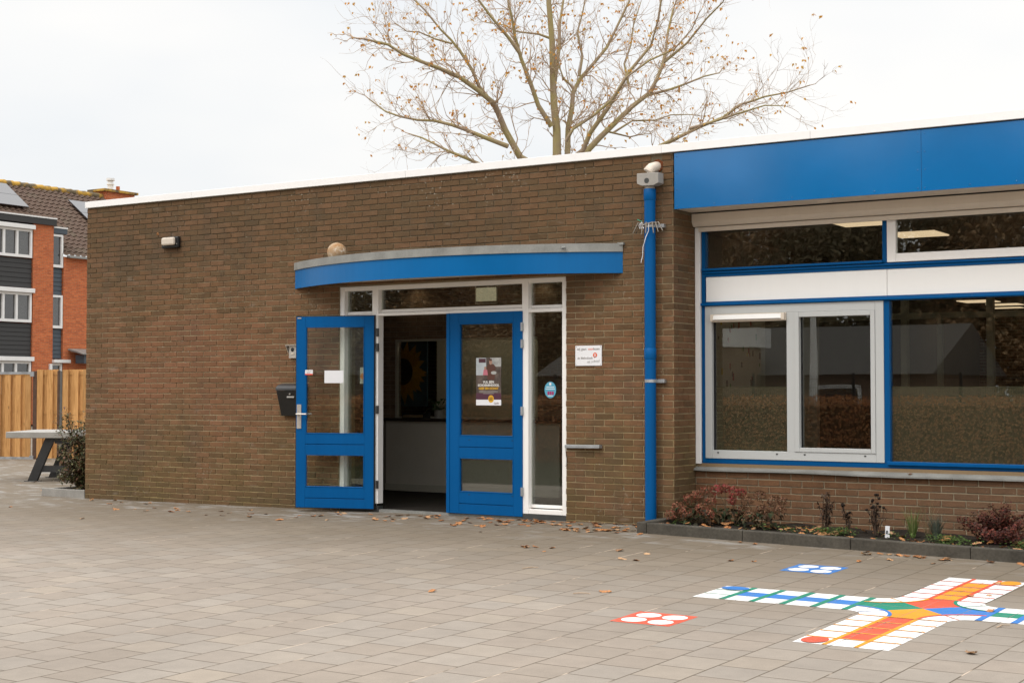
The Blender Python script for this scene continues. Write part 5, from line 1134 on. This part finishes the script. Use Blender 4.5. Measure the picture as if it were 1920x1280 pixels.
# ------------------------------------------------------------------ the far side of the yard, mirrored in the panes
HG = thing('beech_hedge', 'long clipped beech hedge with brown autumn leaves along the yard', 'hedge', (-3, -18.4, gz(-3, -18.4)))
g0 = gz(-3, -18.4); q = MB(); q.box(-17, 11, -18.75, -18.05, g0, g0 + 1.45); q.build('hedge_core', plain('hedge_dark', (.17, .085, .04), .9, .1, .4, 8), HG)
lf = MB()
for _ in range(24000):
    x = RND.uniform(-17, 11); u = RND.random()
    if u < .78: p = (x, -18.02 + RND.uniform(-.05, .12), g0 + RND.uniform(.02, 1.58))
    else: p = (x, RND.uniform(-18.8, -17.95), g0 + 1.46 + RND.uniform(-.02, .2))
    a = RND.uniform(0, 2*pi); lf.leaf(p, (cos(a), RND.uniform(.1, 1), sin(a)), (0, 1, .4), RND.uniform(.05, .085), .05, .2)
lf.build('foliage', leafmat('beech_brown', (.34, .13, .05), (.46, .19, .07), (.22, .09, .035), (.55, .25, .1), (.2, .13, .05), trans=.2), HG, recalc=False)
MF = thing('mesh_fence', 'dark green welded mesh fence standing behind the beech hedge', 'fence', (-3, -19, gz(-3, -19)))
q = MB()
for i in range(560): x = -17 + i*.05; q.box(x - .0025, x + .0025, -19.003, -18.997, g0, g0 + 2.15)
for k in range(11): q.box(-17, 11, -19.011, -18.989, g0 + .06 + k*.2, g0 + .07 + k*.2)
q.build('wire_panel', plain('dark_green_wire', (.012, .018, .014), .5), MF)
for i in range(12): x = -17 + i*2.5; bx('post', M['black'], MF, x - .03, x + .03, -19.06, -19.012, g0 - .1, g0 + 2.2)
def crown_mesh(m, seed):                 # unit tree 11 m tall: trunk and crown meshes shared by its copies
    r = random.Random(seed); tk = MB(); tk.tube([(0, 0, -.3), (.1, 0, 4), (0, .1, 9)], [.26, .2, .06], 8); lf = MB()
    cen = [(r.uniform(-4, 4), r.uniform(-2.5, 2.5), r.uniform(.6, 10), r.uniform(1.1, 1.9)) for _ in range(46)]
    for c_ in cen[:14]: tk.tube([(0, 0, 3), (c_[0]*.5, c_[1]*.5, (3 + c_[2])/2), (c_[0], c_[1], c_[2])], [.1, .06, .02], 5)
    for c_ in cen:
        if abs(c_[0]) > 4.6 - .3*c_[2]*.6: c_ = (c_[0]*.65, *c_[1:])
        for _ in range(430):
            d = Vector((r.gauss(0, 1), r.gauss(0, 1), r.gauss(0, .8))).normalized()*c_[3]*r.uniform(.3, 1.1); a = r.uniform(0, 2*pi); lf.leaf(Vector(c_[:3]) + d, (cos(a), sin(a), r.uniform(-1, .5)), (r.gauss(0, 1), r.gauss(0, 1), 1), r.uniform(.16, .34), .15, .2)
    T = thing('dense_tree', '', 'tree', (0, 0, 0), 'trees across the yard'); tk.build('trunk', M['bark'], T, recalc=False); lf.build('crown', m, T, recalc=False); return T
em = leafmat('evergreen', (.14, .115, .06), (.19, .15, .08), (.25, .18, .1), trans=.15); om = leafmat('oak_autumn', (.33, .21, .11), (.43, .27, .14), (.26, .18, .1), trans=.2)
PRO = {0: crown_mesh(em, 5), 1: crown_mesh(om, 6)}; first = {0: 1, 1: 1}
rt = random.Random(3)
for i, (x, y, h, k) in enumerate(((-34, -40, .72, 1), (-28, -41, .76, 0), (-22, -42, .82, 1), (-16, -43, .93, 0), (-10, -42, 1.02, 1), (-4, -41, 1.08, 0), (2, -42, 1.12, 1), (8, -43, 1.05, 0), (-31, -50, .82, 0), (-25, -51, .88, 1), (-19, -52, 1.0, 0), (-13, -52, 1.1, 1), (-7, -51, 1.17, 0), (-1, -50, 1.22, 1), (5, -51, 1.12, 0))):
    o = PRO[k]
    if not first[k]:
        o = PRO[k].copy(); COL.objects.link(o)
        for ch in PRO[k].children: c_ = ch.copy(); COL.objects.link(c_); c_.parent = o
    first[k] = 0; o.location = (x, y, gz(x, y)); o.rotation_euler = (0, 0, rt.uniform(-.5, .5)); o.scale = (1, 1, h)
    o['label'] = ('dark evergreen tree, ' if k == 0 else 'brown leaved oak tree, ') + ('front row across the yard, ' if i < 8 else 'back row across the yard, ') + ['first', 'second', 'third', 'fourth', 'fifth', 'sixth', 'seventh', 'eighth'][i % 8] + ' in its row from the houses'
B2 = thing('brick_bungalow', 'low tan brick house with grey roof and white dormer across the yard', 'house', (-3, -29, -.4))
bx('wall', M['brick_in'], B2, -9, 2.5, -33, -26, -.4, 1.8); MB().prism([(-9.3, -25.7, 1.8), (-9.3, -33.3, 1.8), (-9.3, -29.5, 3.3)], (12.1, 0, 0)).build('roof', plain('grey_roof', (.085, .078, .07), .85, .2, .2), B2)
bx('gable_bay', M['brick_in'], B2, -3.5, -2.3, -25.999, -25.6, -.4, 2.6); bx('dormer', PWH, B2, -3.55, -2.25, -26.6, -25.55, 2.601, 3.15)
for x in (-7.5, -.8): f_ = bx('window', PWH, B2, x, x + 1.5, -25.999, -25.93, .2, 1.5); bx('pane', gl_h, f_, x + .1, x + 1.4, -25.929, -25.92, .3, 1.4)
SLP = thing('lamp_post', 'white tapering lamp post behind the hedge across the yard', 'lamp post', (1.45, -20.5, gz(1.45, -20.5)))
g = gz(1.45, -20.5); MB().tube([(1.45, -20.5, g), (1.45, -20.5, g + 4.4)], [.13, .06], 14).build('pole', PWH, SLP); bx('lamp_head', PWH, SLP, .9, 1.55, -20.6, -20.4, g + 4.4, g + 4.52)
lawn = grid_mesh([-17 + .5*i for i in range(44)], [-18 + .5*j for j in range(23)], lambda x, y: gz(x, y) + .012 + .006*sin(x*5 + y*3))
struct(lawn.build('lawn', plain('lawn_soil', (.035, .036, .016), .95, .1, .3, 5), recalc=False))
gb = MB()
for _ in range(14000):
    x, y = RND.uniform(-16.9, 4.4), RND.uniform(-17.9, -7.05); h = RND.uniform(.03, .1); a = RND.uniform(0, 2*pi); p = Vector((x, y, gz(x, y) + .01)); w_ = Vector((cos(a), sin(a), 0))*.012; t_ = Vector((RND.gauss(0, .03), RND.gauss(0, .03), h)); gb.add([p - w_, p + w_, p + t_], [(0, 1, 2)])
o = gb.build('grass', leafmat('lawn_green', (.03, .05, .015), (.05, .06, .02), (.07, .06, .025)), recalc=False); o['kind'] = 'stuff'; tag(o, 'dark autumn grass on the lawn across the yard', 'grass')
for o in bpy.data.objects:
    if '_o' in o: del o['_o']
